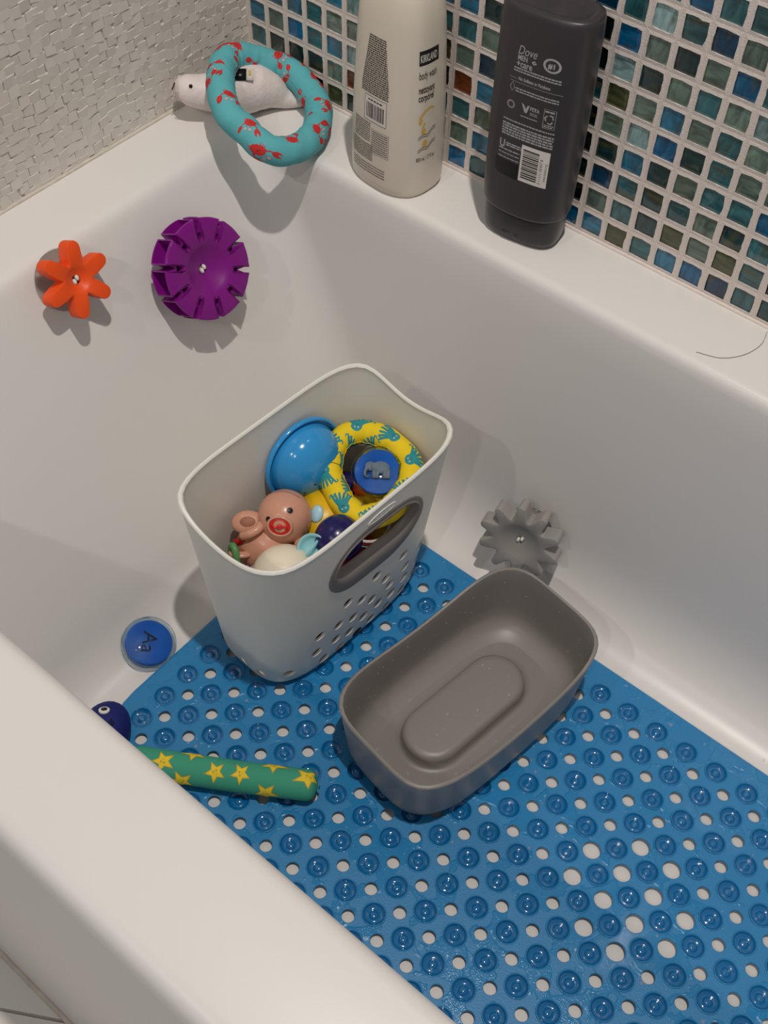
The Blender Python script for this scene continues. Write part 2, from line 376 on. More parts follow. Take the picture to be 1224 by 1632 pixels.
# ------------------------------------------------------------------ bathtub
def tr(x0, x1, y0, y1, r, z): return rrect(x0, x1, y0, y1, r, z, 10, 10)
rings = [tr(.1, 160, -72.6, -.1, .3, -49.9), tr(.1, 160, -72.3, -.1, .3, -45), tr(.1, 160, -70.4, -.1, .3, -2.0), tr(.1, 160, -70.2, -.1, .3, -1.0), tr(.1, 160, -69.9, -.1, .3, -.35), tr(.1, 160, -69.4, -.1, .3, -.08), tr(.1, 160, -68.8, -.1, .3, 0),
         tr(6.6, 152, -61.9, -7.0, 4.2, 0), tr(7.0, 151.6, -61.5, -7.4, 4.2, -.06), tr(7.4, 151.3, -61.1, -7.75, 4.2, -.3), tr(7.75, 151, -60.8, -7.95, 4.2, -.7), tr(8.1, 150.8, -60.65, -8.1, 4.2, -1.3)]
for k in range(1, 9):
    z = -1.3-26.2*k/8; rings.append(tr(8.1+.47*(-z-1.3), 150.8+.12*z, -60.65+.07*k/8*0+.9*k/8, -8.1-1.75*k/8, 4.4+2.2*k/8, z))
x0 = 8.1+.47*26.2
for (dx, dy, z) in [(.8, .3, -29.2), (1.4, .8, -30.8), (2.1, 1.5, -32.3), (3.0, 2.5, -33.5), (3.9, 3.7, -34.4), (5.1, 5.2, -34.85), (7.0, 7.2, -35)]:
    rings.append(tr(x0+dx, 147.5-dy*1.5, -59.75+min(dy*.6, 2.2), -9.85-dy, 6.6, z))
rings.append(tr(x0+14, 138, -52, -22, 6, -35.02))
tub = mk('bathtub', loft(rings, False, True), 'tub', org=(80, -36, -49.9), sharp=50)
tag(tub, 'white glossy rectangular bathtub with a broad flat rim and sloped end', 'bathtub')
c = tub  # bathtub's own caulk line along the floor
mk('floor_caulk', tube([(x, -72.75, -49.75+.04*sin(x*1.7)) for x in range(0, 162, 3)], .3, 6), 'caulk', tub)

# ------------------------------------------------------------------ bath mat
MT = -34.3; px, py = 3.28, 3.13; mx0, my0 = 30.2, -19.03; NX, NY = 25, 12
bm_ = thing('bath_mat', (68, -36, -35), 'blue vinyl bath mat with suction cups and round drain holes on the tub floor', 'bath mat')
big = {(12, 5), (12, 4), (13, 5), (13, 4), (13, 3), (13, 6), (14, 5), (14, 4), (14, 6), (15, 5), (15, 4), (14, 3)}
SV, SF = [], []
def ringpts(cx, cy, r, z, n=24): return [Vector((cx+r*cos(2*pi*k/n), cy+r*sin(2*pi*k/n), z)) for k in range(n)]
def diamond(cx, cy, z, n=24):
    o = []
    for k in range(n):
        a = 2*pi*k/n; s = 1/(abs(cos(a))/(px/2)+abs(sin(a))/(py/2)); o.append(Vector((cx+s*cos(a), cy+s*sin(a), z)))
    return o
def add(vf):
    n = len(SV); SV.extend(vf[0]); SF.extend([tuple(i+n for i in q) for q in vf[1]])
for i in range(NX):
    for j in range(NY):
        cx, cy = mx0+i*px, my0-j*py
        add(loft([diamond(cx, cy, MT), ringpts(cx, cy, 1.12, MT)]))
        if i < NX-1 and j < NY-1:
            hx, hy = cx+px/2, cy-py/2; hr = .82 if (i, j) in big else .58
            add(loft([diamond(hx, hy, MT), ringpts(hx, hy, hr+.06, MT), ringpts(hx, hy, hr+.01, MT-.04), ringpts(hx, hy, hr, MT-.16)]))
# border between the lattice zig-zag and the rounded outer edge
xa, xb, ya, yb = mx0, mx0+(NX-1)*px, my0-(NY-1)*py, my0
zig = []
for i in range(NX): zig += [(xa+i*px, yb+py/2)] + ([(xa+(i+.5)*px, yb)] if i < NX-1 else [])
zig = [(x, y) for x, y in zig]; zr = []
zr += zig
zr += [(xb+px/2, yb)]
for j in range(1, NY): zr += [(xb, yb-(j-.5)*py), (xb+px/2, yb-j*py)]
zr += [(xb-i*.5*px, (ya-py/2) if i % 2 == 0 else ya) for i in range(0, 2*NX-1)]
zr += [(xa-px/2, ya)]
for j in range(NY-2, -1, -1): zr += [(xa, yb-(j+.5)*py), (xa-px/2, yb-j*py)]
def outer(x, y):
    X0, X1_, Y0, Y1_, r = 27.5, xb+2.8, -56.1, -16.1, 7.2
    nx = X0 if x <= xa-.1 else (X1_ if x >= xb+.1 else x); ny = Y1_ if y >= yb-.1 and not (x <= xa-.1 or x >= xb+.1) else (Y0 if y <= ya+.1 and not (x <= xa-.1 or x >= xb+.1) else y)
    if X0 < nx < X1_ and Y0 < ny < Y1_: nx = X0 if abs(x-xa) < .1 else X1_ if abs(x-xb) < .1 else nx
    cx = min(max(nx, X0+r), X1_-r); cy = min(max(ny, Y0+r), Y1_-r); d = Vector((nx-cx, ny-cy))
    if abs(nx-cx) > 0 and abs(ny-cy) > 0: d = d.normalized()*r; return (cx+d.x, cy+d.y)
    return (nx, ny)
inn = [Vector((x, y, MT)) for x, y in zr]; outp = [outer(x, y) for x, y in zr]
def inset(p, k):
    c = Vector((68, -36)); v = Vector(p); d = Vector((max(-1, min(1, (v.x-c.x)/38)), max(-1, min(1, (v.y-c.y)/17)))); return (v.x-k*d.x*abs(d.x)**3, v.y-k*d.y*abs(d.y)**3)
add(loft([inn, [Vector((*inset(p, .25), MT)) for p in outp], [Vector((*p, MT-.08)) for p in outp], [Vector((*p, MT-.35)) for p in outp], [Vector((*inset(p, .3), MT-.35)) for p in outp]]))
sheet = mk('sheet', (SV, SF), 'mat_blue', bm_, fix=True)
bmx = bmesh.new(); bmx.from_mesh(sheet.data); bmesh.ops.triangulate(bmx, faces=bmx.faces)
bmesh.ops.dissolve_degenerate(bmx, dist=1e-6, edges=bmx.edges)
for f in bmx.faces:
    if f.normal.z < -.5: f.normal_flip()
    f.smooth = abs(f.normal.z) < .9
bmx.to_mesh(sheet.data); bmx.free()
prof = [(1.12, 0), (1.11, .07), (1.07, .10), (1.02, .07), (.97, -.02), (.92, -.16), (.80, -.30), (.62, -.38), (.47, -.36), (.37, -.27), (.31, -.17), (.17, -.12), (0, -.11)]
cv, cf = lathe((0, 0, 0), (0, 0, 1), prof, 24)
cme = mesh('suction_cup', [p*S for p in cv], cf, ['cup_blue', 'mat_blue'], midx=[1 if (cv[f[0]].xy.length+cv[f[2]].xy.length)/2 > .96 else 0 for f in cf])
bmx = bmesh.new(); bmx.from_mesh(cme); bmesh.ops.recalc_face_normals(bmx, faces=bmx.faces)
if max(bmx.faces, key=lambda f: f.calc_center_median().z).normal.z < 0: bmesh.ops.reverse_faces(bmx, faces=bmx.faces)
bmx.to_mesh(cme); bmx.free()
org = origin(bm_)
for i in range(NX):
    for j in range(NY):
        o = bpy.data.objects.new('suction_cup', cme); col.objects.link(o); o.parent = bm_
        o.location = Vector(((mx0+i*px)*S, (my0-j*py)*S, MT*S))-org; o.rotation_euler = (random.uniform(-.05, .05), random.uniform(-.05, .05), 0)

# ------------------------------------------------------------------ toy bin
BZ = -34.26; BH = 24.0
def binring(z, off=0.0, n=96, dip=0.0):
    t = z/BH; f = .5-.5*cos(min(1, t/.09)*pi) if t < .09 else 1
    hx = 5.6+1.67*t-off; hy = 10.7+1.35*t-off; cx = 34.8+.66*t; cy = -29.2-.27*t
    e = 1.1*(1-math.sqrt(max(0, 1-(1-min(1, t/.06))**2))) if t < .06 else 0; hx -= e; hy -= e
    ex = 3.6+1.5*t; P = []
    rot = R(-3.8)
    for k in range(n):
        a = 2*pi*(k+.5)/n; c_, s_ = cos(a), sin(a)
        r_ = (abs(c_/hx)**ex+abs(s_/hy)**ex)**(-1/ex); x, y = r_*c_, r_*s_
        dz = -dip*max(0, 1-(x/(hx*.8))**2)**1.5 if abs(y) > hy*.8 else 0
        P.append(Vector((cx+x*cos(rot)-y*sin(rot), cy+x*sin(rot)+y*cos(rot), BZ+z+dz)))
    return P
binr = thing('toy_bin', (34.9, -29.4, BZ), 'tall white plastic toy bin full of bath toys, with a grey handle', 'bin')
zs = [0, .15, .5, 1.0, 1.6, 3, 5, 7, 9, 11, 13, 15, 17, 19, 20.5, 22, 23, 23.7]
outr = [binring(z, 0, dip=1.4*max(0, (z-15)/9)) for z in zs]
lip = [binring(23.85, -.05, dip=1.4), binring(24.0, .06, dip=1.4), binring(24.0, .26, dip=1.4), binring(23.85, .36, dip=1.4), binring(23.6, .3, dip=1.4)]
inr = [binring(z, .28, dip=1.4*max(0, (z-15)/9)) for z in zs[::-1][1:-3]]+[binring(.6, .5)]
body = mk('body', loft(outr+lip+inr, True, True), 'bin', binr, sharp=60)
# face frame on the +x side: s runs along the face, h up it
u_ = Vector((sin(R(3.8)), cos(R(3.8)), 0)); w_ = Vector((2.33, -.27, 24)); q_ = Vector((34.8, -29.2, BZ))+Vector((cos(R(3.8)), -sin(R(3.8)), 0))*5.6
nf = u_.cross(w_).normalized()
def face(s, h, d=0): return q_+u_*s+w_*(h/24)+nf*d
def stad(cs, ch, a, b_, d, n=16, tilt=-.09):     # stadium with half length a, half height b_
    P = []
    for k in range(2*n):
        t = -pi/2+pi*(k % n)/(n-1) + (pi if k >= n else 0); sx = (a-b_) if k < n else -(a-b_)
        dx_, dy_ = sx+b_*cos(t), b_*sin(t); P.append(face(cs+dx_*cos(tilt)-dy_*sin(tilt), ch+dx_*sin(tilt)+dy_*cos(tilt), d))
    return P
def cutter(polyfn, d0=1.5, d1=-2.5): return loft([polyfn(d1), polyfn(d0)], True, True)
hs, hh = .55, 17.15
cut = [cutter(lambda d: stad(hs, hh, 5.9, 3.9, d))]
HOLES = [(1.31, 10.6), (2.86, 8.25), (3.74, 6.12), (4.26, 3.7), (3.76, 1.6), (-2.54, 10.11), (-0.45, 8.23), (1.12, 6.3), (2.29, 4.13), (-1.44, 5.85), (0.17, 4.03), (1.45, 1.9), (-3.5, 6.92), (-1.76, 3.3), (-0.5, 1.5), (-5.96, 7.69), (-3.66, 4.2), (-2.9, 1.5), (-6.15, 4.51), (-5.09, 1.9), (5.23, 9.98), (6.02, 6.92), (6.2, 4.43), (6.1, 1.9), (8.6, 7.51), (8.5, 4.82), (8.2, 2.3)]
for s_, h_ in HOLES: cut.append(cutter(lambda d: [face(s_+.67*cos(2*pi*k/16), h_+.67*sin(2*pi*k/16), d) for k in range(16)], 1.2, -1.4))
q2 = Vector((34.9, -29.35, BZ))+Vector((-sin(R(-3))*-10.7, -cos(R(-3))*10.7, 0))
cut.append(lathe((40.9, -40.9, BZ+2.9), (-.62, .78, 0), [(0, 0), (.6, 0), (.6, 5), (0, 5)], 14))
for (x, h_, yy) in [(36.6, 2.0, -39.6), (34.0, 1.5, -39.9), (31.4, 1.7, -39.6), (29.3, 2.6, -38.3)]:
    cut.append(lathe((x, yy-2.2, BZ+h_), (0, 1, 0), [(0, 0), (.6, 0), (.6, 4), (0, 4)], 14))
cutter_o = mk('cutter', join(*cut), 'bin')
md = body.modifiers.new('holes', 'BOOLEAN'); md.object = cutter_o; md.operation = 'DIFFERENCE'; md.solver = 'FAST'
cutter_o.location = (0, 0, 0); bpy.context.view_layer.update()
me = bpy.data.meshes.new_from_object(body.evaluated_get(bpy.context.evaluated_depsgraph_get())); body.modifiers.clear(); body.data = me
try: me.set_sharp_from_angle(angle=R(40))
except Exception: pass
bpy.data.objects.remove(cutter_o)
hl = [stad(hs, hh, 6.0, 4.2, -.35), stad(hs, hh, 6.15, 4.45, .0), stad(hs, hh, 6.1, 4.38, .07), stad(hs, hh, 5.95, 4.15, .08), stad(hs, hh+.05, 5.75, 3.85, .03), stad(hs, hh+.25, 5.6, 3.5, .15), stad(hs, hh+.5, 5.4, 3.05, .2), stad(hs, hh+.72, 5.25, 2.7, .05), stad(hs, hh+.85, 5.15, 2.5, -.3), stad(hs, hh+.9, 5.1, 2.4, -.9), stad(hs, hh+.8, 5.3, 2.6, -1.1), stad(hs, hh, 5.9, 3.9, -.5)]
tag(mk('handle', loft(hl, closed=False), 'rubber', binr, sharp=70), 'grey rubber oval grip let into the side')
el = [face(.5+1.7*cos(2*pi*k/30), 22.3+.5*sin(2*pi*k/30), .02) for k in range(30)]
sq = [face(-.5+2.0*k/24, 22.3+.22*sin(k*1.1)*(1-k/60), .02) for k in range(25)]
mk('embossed_mark', join(tube(el, .06, 6, True), tube(sq, .05, 6)), 'bin', binr)

# ------------------------------------------------------------------ grey tray
TZ = -34.26; TH = 9.0
def trayring(z, off=0, dip=0, n=96, zz=None):
    t = z/TH; e = 1.6*(1-math.sqrt(max(0, 1-(1-min(1, t/.2))**2))) if t < .2 else 0
    hx = 6.75+.42*t-off-e; hy = 11.75+.5*t-off-e; rot = R(-8.5); P = []; ex = 3.5+1.0*t
    for k in range(n):
        a = 2*pi*(k+.5)/n; c_, s_ = cos(a), sin(a); r_ = (abs(c_/hx)**ex+abs(s_/hy)**ex)**(-1/ex); x, y = r_*c_, r_*s_
        dz = -dip*max(0, 1-(y/(hy*.85))**2)**1.5 if abs(x) > hx*.75 else 0
        P.append(Vector((54.1+x*cos(rot)-y*sin(rot), -29.9+x*sin(rot)+y*cos(rot), TZ+z+dz)))
    return P
tray = thing('tray', (54.35, -29.4, TZ), 'taupe grey open plastic tray with a raised oval in its floor, wet inside', 'tray')
tz = [0, .2, .6, 1.2, 1.8, 3, 5, 7, 8.6]
ro = [trayring(z, 0, 1.2*max(0, (z-3)/6)) for z in tz]+[trayring(8.85, -.03, 1.2), trayring(9.0, .10, 1.2), trayring(8.95, .3, 1.2), trayring(8.6, .36, 1.15)]
ro += [trayring(z, .3, 1.2*max(0, (z-3)/6)) for z in (7, 5, 3.4)]
ro += [trayring(2.2, .35), trayring(1.4, .6), trayring(.9, 1.2), trayring(.65, 2.0)]
mk('basin', loft(ro, True, False), 'tray', tray, sharp=60)
def ov(a, b_, z, n=96):
    P = []; rot = R(-8)
    for k in range(n):
        t = 2*pi*(k+.5)/n; c_, s_ = cos(t), sin(t)
        # stadium radius in direction t
        L = b_-a; 
        if abs(c_) > 1e-6 and abs(s_/c_*a) < L: r_ = a/abs(c_)
        else:
            bq = abs(s_)*L; r_ = bq+math.sqrt(max(0, bq*bq-(L*L-a*a)))
        x, y = r_*c_, r_*s_; P.append(Vector((54.0+x*cos(rot)-y*sin(rot), -29.9+x*sin(rot)+y*cos(rot), TZ+z)))
    return P
mk('raised_oval', loft([trayring(.65, 2.0), ov(3.7, 7.9, .6), ov(3.25, 7.45, .62), ov(3.05, 7.25, .8), ov(2.98, 7.15, 1.6), ov(2.88, 7.05, 1.95), ov(2.6, 6.75, 2.15), ov(2.2, 6.3, 2.2)], False, True), 'tray', tray, sharp=70)

# ------------------------------------------------------------------ suction cogs
def cog(name, label, c, n, outline, inner, depth, dish, rh, mt, phase, cupc, cupr, solid=True, pockets=False):
    c = Vector(c); root = thing(name, c-Vector(n)*4, label, 'bath toy')
    e1, e2, n = frame(n)
    rot = lambda x, y: (x*cos(phase)-y*sin(phase), x*sin(phase)+y*cos(phase))
    def P(x, y, d): x, y = rot(x, y); return c+e1*x+e2*y+n*d
    O = outline; I = inner; N = len(O); prof = lambda r, r1: -dish*(1-(r/r1)**1.6) if r < r1 else 0
    r1 = max(math.hypot(*p) for p in I); rings = []
    def ins(k):                                  # outline pulled slightly in, for a soft front edge
        out = []
        for i in range(N):
            ax, ay = O[i-1]; bx, by = O[(i+1) % N]; dx, dy = bx-ax, by-ay; l = math.hypot(dx, dy) or 1
            out.append((O[i][0]-dy/l*k, O[i][1]+dx/l*k))
        return out
    rings.append([P(x, y, -depth) for x, y in ins(.0)])
    rings.append([P(x, y, -.12) for x, y in O]); rings.append([P(x, y, -.03) for x, y in ins(.05)]); rings.append([P(x, y, 0) for x, y in ins(.14)])
    for t in (1, .8, .6, .42):
        rr_ = []
        for i in range(N):
            x, y = I[i][0]*t, I[i][1]*t; r = math.hypot(x, y)
            if r < rh+.1: x, y = x*(rh+.1)/r, y*(rh+.1)/r; r = rh+.1
            rr_.append(P(x, y, prof(r, r1)))
        rings.append(rr_)
    rings.append([P(I[i][0]*rh/math.hypot(*I[i]), I[i][1]*rh/math.hypot(*I[i]), prof(rh, r1)) for i in range(N)])
    rings.append([P(I[i][0]*rh/math.hypot(*I[i]), I[i][1]*rh/math.hypot(*I[i]), -depth) for i in range(N)])
    V, F = loft(rings, closed=True)
    wheel = mk('wheel', (V, F), mt, root, sharp=42)
    # axle
    ax = -dish*.8-.25
    mk('axle', join(lathe(c, n, [(0, -depth-.8), (.30, -depth-.8), (.30, ax-.1), (0, ax-.1)], 16)), 'rust', root)
    for sgn in (1, -1):
        off = e1*(.21*sgn*cos(.5))+e2*(.21*sgn*sin(.5))
        mk('axle_prong', ball(c+off+n*(ax+.15), .25, 12, 8, (e1, e2, n), (.72, 1.15, 1.1)), 'axle', root)
    e = Vector(cupc)
    cu = mk('suction_cup', lathe(e, n, [(cupr, 0), (cupr, .06), (cupr*.7, .28), (.9, .6), (.45, .9), (.42, 1.3), (0, 1.3), (0, .5), (.9, .35), (cupr*.7, .12), (cupr, 0)], 40), 'clear_cup', root)
    tag(cu, 'clear suction cup')
    return root, wheel, P
# orange, six arms
def star_outline(k, Ro, Ri, wt, seg=6, n_val=7, dense=7):
    O, I = [], []
    for a in range(k):
        t0 = 2*pi*a/k
        hw = wt/2
        arc = [(Ro-hw+hw*cos(q), hw*sin(q)) for q in [(-pi/2+pi*i/dense) for i in range(dense+1)]]
        for x, y in arc: O.append((x*cos(t0)-y*sin(t0), x*sin(t0)+y*cos(t0)))
        t1 = t0+2*pi/k; p0 = (Ro-hw, hw); 
        P0 = (p0[0]*cos(t0)-p0[1]*sin(t0), p0[0]*sin(t0)+p0[1]*cos(t0)); P1 = (p0[0]*cos(t1)+p0[1]*sin(t1), p0[0]*sin(t1)-p0[1]*cos(t1))
        tm = (t0+t1)/2; V0 = (Ri*cos(tm), Ri*sin(tm))
        b0 = (P0[0]*.45+V0[0]*1.0-.45*V0[0]*0+(-.45*V0[0]), P0[1]*.45+V0[1]*.55); b1 = (P1[0]*.45+V0[0]*.55, P1[1]*.45+V0[1]*.55)
        # smooth U between arms
        A = Vector(P0); B = Vector(P1); C = Vector(V0); dirA = Vector((cos(t0), sin(t0))); dirB = Vector((cos(t1), sin(t1)))
        perp = Vector((-sin(tm), cos(tm)))
        pa = Vector((-sin(t0), cos(t0)))*hw; pb = Vector((sin(t1), -cos(t1)))*hw
        K = [dirA*(Ri*1.32)+pa*1.12, C*1.0, dirB*(Ri*1.32)+pb*1.12]
        cur = catmull([Vector((*p, 0)) for p in ([A]+K+[B])], 5, False)
        for p in cur[1:-1]: O.append((p.x, p.y))
    for (x, y) in O:
        r = math.hypot(x, y); q = Ri*.86; I.append((x/r*q, y/r*q))
    return O, I
O, I = star_outline(6, 3.4, 1.5, 1.3)
cog('suction_cog', 'small orange six-armed suction cog on the sloped tub end below the relief wall', (11.38, -33.5, -.86), (.891, 0, .454), O, I, 1.5, .6, .42, 'orange', R(9), (8.8, -33.4, -2.3), 2.8)
O, I = star_outline(10, 4.35, 2.8, .9)
cog('suction_cog', 'grey ten-toothed suction cog low on the tub side behind the taupe tray', (48.3, -14.0, -27.3), (.235, -.94, .25), O, I, 1.9, .8, .4, 'cog_grey', R(26), (47.65, -10.9, -28.1), 2.4)
# purple, ten slotted buckets
O, I = [], []; Ro, Rs, hw = 4.8, 2.9, .26
for k in range(10):
    t0 = 2*pi*k/10
    def rp_(x, y): return (x*cos(t0)-y*sin(t0), x*sin(t0)+y*cos(t0))
    for p in [(Rs+hw*.6, -hw), (Rs+.1, -hw*.7), (Rs, 0), (Rs+.1, hw*.7), (Rs+hw*.6, hw)]: O.append(rp_(*p)); 
    for a in (.0,): O.append(rp_(math.sqrt(Ro*Ro-hw*hw), hw))
    for i in range(1, 6):
        a = asin_ = math.asin(hw/Ro)+(2*pi/10-2*math.asin(hw/Ro))*i/6; O.append((Ro*cos(t0+a), Ro*sin(t0+a)))
    t1 = t0+2*pi/10; x, y = math.sqrt(Ro*Ro-hw*hw), -hw; O.append((x*cos(t1)-y*sin(t1), x*sin(t1)+y*cos(t1)))
for i, (x, y) in enumerate(O):
    r = math.hypot(x, y); I.append((x/r*2.65, y/r*2.65))
root, wheel, P = cog('suction_cog', 'large purple suction wheel with ten slots on the tub end near the corner', (14.6, -21.4, -5.6), (.891, 0, .454), O, I, 2.5, 1.15, .42, 'purple', R(-30), (11.55, -21.4, -7.15), 2.9)
# bucket pockets sunk into the outer faces
bm = bmesh.new(); bm.from_mesh(wheel.data); bm.faces.ensure_lookup_table()
e1, e2, nn_ = frame((.891, 0, .454)); cc = Vector((14.6, -21.4, -5.6))*S-origin(root); groups = {}
for f in bm.faces:
    m_ = f.calc_center_median()-cc; ax_ = m_.dot(nn_); rad_ = (m_-nn_*ax_); 
    if rad_.length > 4.6*S and abs(f.normal.dot(nn_)) < .3 and -2.45*S < ax_ < -.5*S:
        a = math.atan2(rad_.dot(e2), rad_.dot(e1))-R(-30); groups.setdefault(int((a % (2*pi))/(2*pi/10)), []).append(f)
for g in groups.values():
    r_ = bmesh.ops.inset_region(bm, faces=g, thickness=.14*S, use_even_offset=True)
    ctr = sum((f.calc_center_median() for f in g), Vector())/len(g)-cc; ctr -= nn_*ctr.dot(nn_); ctr.normalize()
    ex_ = bmesh.ops.extrude_face_region(bm, geom=g); vs = [v for v in ex_['geom'] if isinstance(v, bmesh.types.BMVert)]
    bmesh.ops.delete(bm, geom=[f for f in g if f.is_valid], context='FACES')
    bmesh.ops.translate(bm, verts=vs, vec=-ctr*1.35*S)
bmesh.ops.recalc_face_normals(bm, faces=bm.faces); bm.to_mesh(wheel.data); bm.free(); wheel.data.set_sharp_from_angle(angle=R(42))
# small raised letters on its face
e1, e2, nn_ = frame((.891, 0, .454)); Lc = Vector((14.6, -21.4, -5.6))
def pm(a, b_, l):
    r = math.hypot(a, b_); t = pi/2+R(-2)-a/2.1; rr_ = b_
    x, y = rr_*cos(t), rr_*sin(t); d = -1.15*(1-(min(rr_, 2.75)/2.75)**1.6); return Lc+e1*x+e2*y+nn_*(d+.03)
text('raised_letters', 'Boon', .55, pm, 'purple', root, -.6, 1.9)

# ------------------------------------------------------------------ Aa disc and elephant disc
def dome_disc(label, c, n, r, base_r, hgt):
    root = thing('dome_toy', Vector(c)-Vector((0, 0, .6)), label, 'bath toy')
    e1, e2, n = frame(n); c = Vector(c)
    mk('base', lathe(c, n, [(0, -.45), (base_r*.95, -.45), (base_r, -.3), (base_r, -.02), (base_r-.1, .02), (0, .02)], 40), 'disc_blue', root)
    pr = [(r, -.35), (r+.05, -.2), (r, 0), (r-.25, .08), (r-.32, .2)]
    for k in range(1, 8):
        t = k/7*pi/2; pr.append(((r-.32)*cos(t), .2+hgt*sin(t)))
    pin = [(max(0, a-.07), b_-.07) for a, b_ in pr[::-1]]; pin[-1] = (r-.12, -.35)
    mk('shell', lathe(c, n, pr+pin, 48), 'clear', root)
    return root, e1, e2, n, c
root, e1, e2, n, c = dome_disc('clear domed blue disc printed with black letters lying beside the mat corner', (25.1, -44.3, -33.4), (.40, 0, 1), 2.75, 2.35, .55)
th = R(-50); A_ = Vector((cos(th), sin(th), 0)); A_ = (A_-n*A_.dot(n)).normalized(); B_ = n.cross(A_)
text('letters', 'Aa', 2.1, lambda a, b_, l: c+A_*a+B_*b_+n*.06, 'ink', root, 0, -.7, 'CENTER', rot=0)
root, e1, e2, n, c = dome_disc('clear domed blue disc with a clear elephant, resting inside the yellow ring', (37.1, -23.0, -16.4), (.18, -.22, 1), 2.6, 2.3, .8)
th = R(38); A_ = Vector((cos(th), sin(th), 0)); A_ = (A_-n*A_.dot(n)).normalized(); B_ = n.cross(A_); fe = lambda a, b_, d=.35: c+A_*a+B_*b_+n*d
parts = [ball(fe(.15, .25), .85, 18, 10, (A_, B_, n), (1.0, .72, .4)), ball(fe(-.85, .35), .48, 14, 8, (A_, B_, n), (1, 1, .5)), ball(fe(-.55, .3, .5), .38, 12, 8, (A_, B_, n), (.7, 1, .4)),
         tube([fe(-1.1, .2), fe(-1.3, -.2), fe(-1.3, -.6), fe(-1.05, -.75), fe(-.9, -.6)], lambda t: .17-.08*t, 8)]
for x in (-.45, -.15, .5, .85): parts.append(tube([fe(x, 0), fe(x, -.45), fe(x, -.85)], [.22, .19, .2], 8))
tag(mk('elephant_figure', join(*parts), 'silver', root), 'small translucent grey elephant')

# ------------------------------------------------------------------ cloth rings
def clothring(name, label, P, rad, mt, wr=.0, seedk=1):
    C = catmull(P, 8, True); N = len(C); root = thing(name, sum(C, Vector())/N-Vector((0, 0, rad)), label, 'dive ring')
    cen = sum(C, Vector())/N; nn = Vector()
    for i in range(N): nn += (C[i]-cen).cross(C[(i+1) % N]-cen)
    nn.normalize()
    if nn.z < 0: nn = -nn
    L = [0]
    for i in range(N): L.append(L[-1]+(C[(i+1) % N]-C[i]).length)
    rs = random.Random(seedk); ph = [rs.uniform(0, 6) for _ in range(6)]
    def at(s):
        s = s % L[-1]; i = max(k for k in range(N+1) if L[k] <= s) if False else 0
        lo, hi = 0, N
        while hi-lo > 1:
            m_ = (lo+hi)//2
            if L[m_] <= s: lo = m_
            else: hi = m_
        i = lo % N; t = (s-L[lo])/max(1e-6, L[lo+1]-L[lo]); p = C[i].lerp(C[(i+1) % N], t)
        T = (C[(i+1) % N]-C[i-1]).lerp(C[(i+2) % N]-C[i], t).normalized(); o_ = T.cross(nn)
        if o_.dot(p-cen) < 0: o_ = -o_
        o_.normalize(); return p, T, o_
    def surf(a, b_, lift=0):
        p, T, o_ = at(a); phi = b_/rad; nm = o_*cos(phi)+nn*sin(phi)
        inner_ = max(0, -cos(phi)); r = rad*(1-wr*inner_*(.5+.5*sin(a*6.1+ph[0]))*(.5+.5*sin(a*2.3+ph[1]))-.02*sin(a*3+ph[2]+phi*2))
        return p+nm*(r+lift)
    K = 220; rings = [[surf(L[-1]*i/K, rad*2*pi*k/28) for k in range(28)] for i in range(K)]
    mk('tube', loft(rings, closed=True), mt, root)
    seam = [surf(L[-1]*i/90, rad*(pi*.96), .015) for i in range(90)]
    mk('seam', tube(seam, .04, 5, True), mt, root)
    return root, surf, L[-1], at
RP = [(6.0, -9.7, 5.6), (4.4, -7.1, 5.5), (4.6, -5.1, 4.9), (5.4, -3.6, 4.1), (6.6, -2.3, 3.4), (8.1, -1.7, 2.8), (10.2, -2.0, 2.1), (12.4, -3.1, 1.6), (14.5, -5.9, 1.5), (15.4, -8.9, 1.8), (15.2, -11.6, 2.5), (14.0, -12.8, 3.3), (12.1, -12.8, 4.0), (10.5, -13.0, 4.7), (8.4, -11.9, 5.2)]
def crab():
    P = []
    body_ = []
    for k in range(26):
        t = 2*pi*k/26; r = .62*(1+(.13 if k % 2 else -.02)*(1 if sin(t) < .5 else 0)); body_.append((r*cos(t)*1.05, r*sin(t)*.8))
    P.append((body_, 0, 0))
    for sx in (-1, 1):
        P.append((stroke([(sx*.5, .2), (sx*.85, .35), (sx*1.0, .65)], .14, .12), 0, 0))
        cl = [(sx*.8, .62), (sx*.72, .95), (sx*.85, 1.3), (sx*1.1, 1.45), (sx*1.02, 1.15), (sx*1.1, 1.0), (sx*1.25, 1.12), (sx*1.3, 1.38), (sx*1.42, 1.05), (sx*1.3, .7), (sx*1.05, .56)]
        P.append((cl, 0, 0))
        for q in range(3): P.append((stroke([(sx*(.45+.1*q), -.3+.1*q), (sx*(.75+.08*q), -.62+.2*q)], .09, .03), 0, 0))
        P.append((stroke([(sx*.2, .5), (sx*.25, .8)], .05), 0, 0))
        P.append((circle(sx*.27, .9, .17), 0, .3)); P.append((circle(sx*.27, .9, .13), 1, .6)); P.append((circle(sx*.27, .9, .06, 8), 2, .9))
    P.append((stroke([(-.2, .05), (0, -.03), (.2, .05)], .04), 2, .5))
    return P
ring, surf, LR, at_ = clothring('dive_ring', 'teal fabric dive ring with red crabs leaning on the white seal', RP, 1.36, 'teal_cloth', .08, 2)
cr = crab(); rc = random.Random(4)
for k in range(9):
    for b_, ofs in ((2.0, 0), (4.6, .5), (.3, .62)):
        if k % 2 and ofs > .6: continue
        decal('crab_print', cr, surf, ['crab_red', 'white_print', 'dark_print'], ring, a0=LR*(k+ofs)/9+rc.uniform(-.3, .3), b0=b_+rc.uniform(-.4, .4), rot=rc.uniform(0, 6.28), sc=.84)
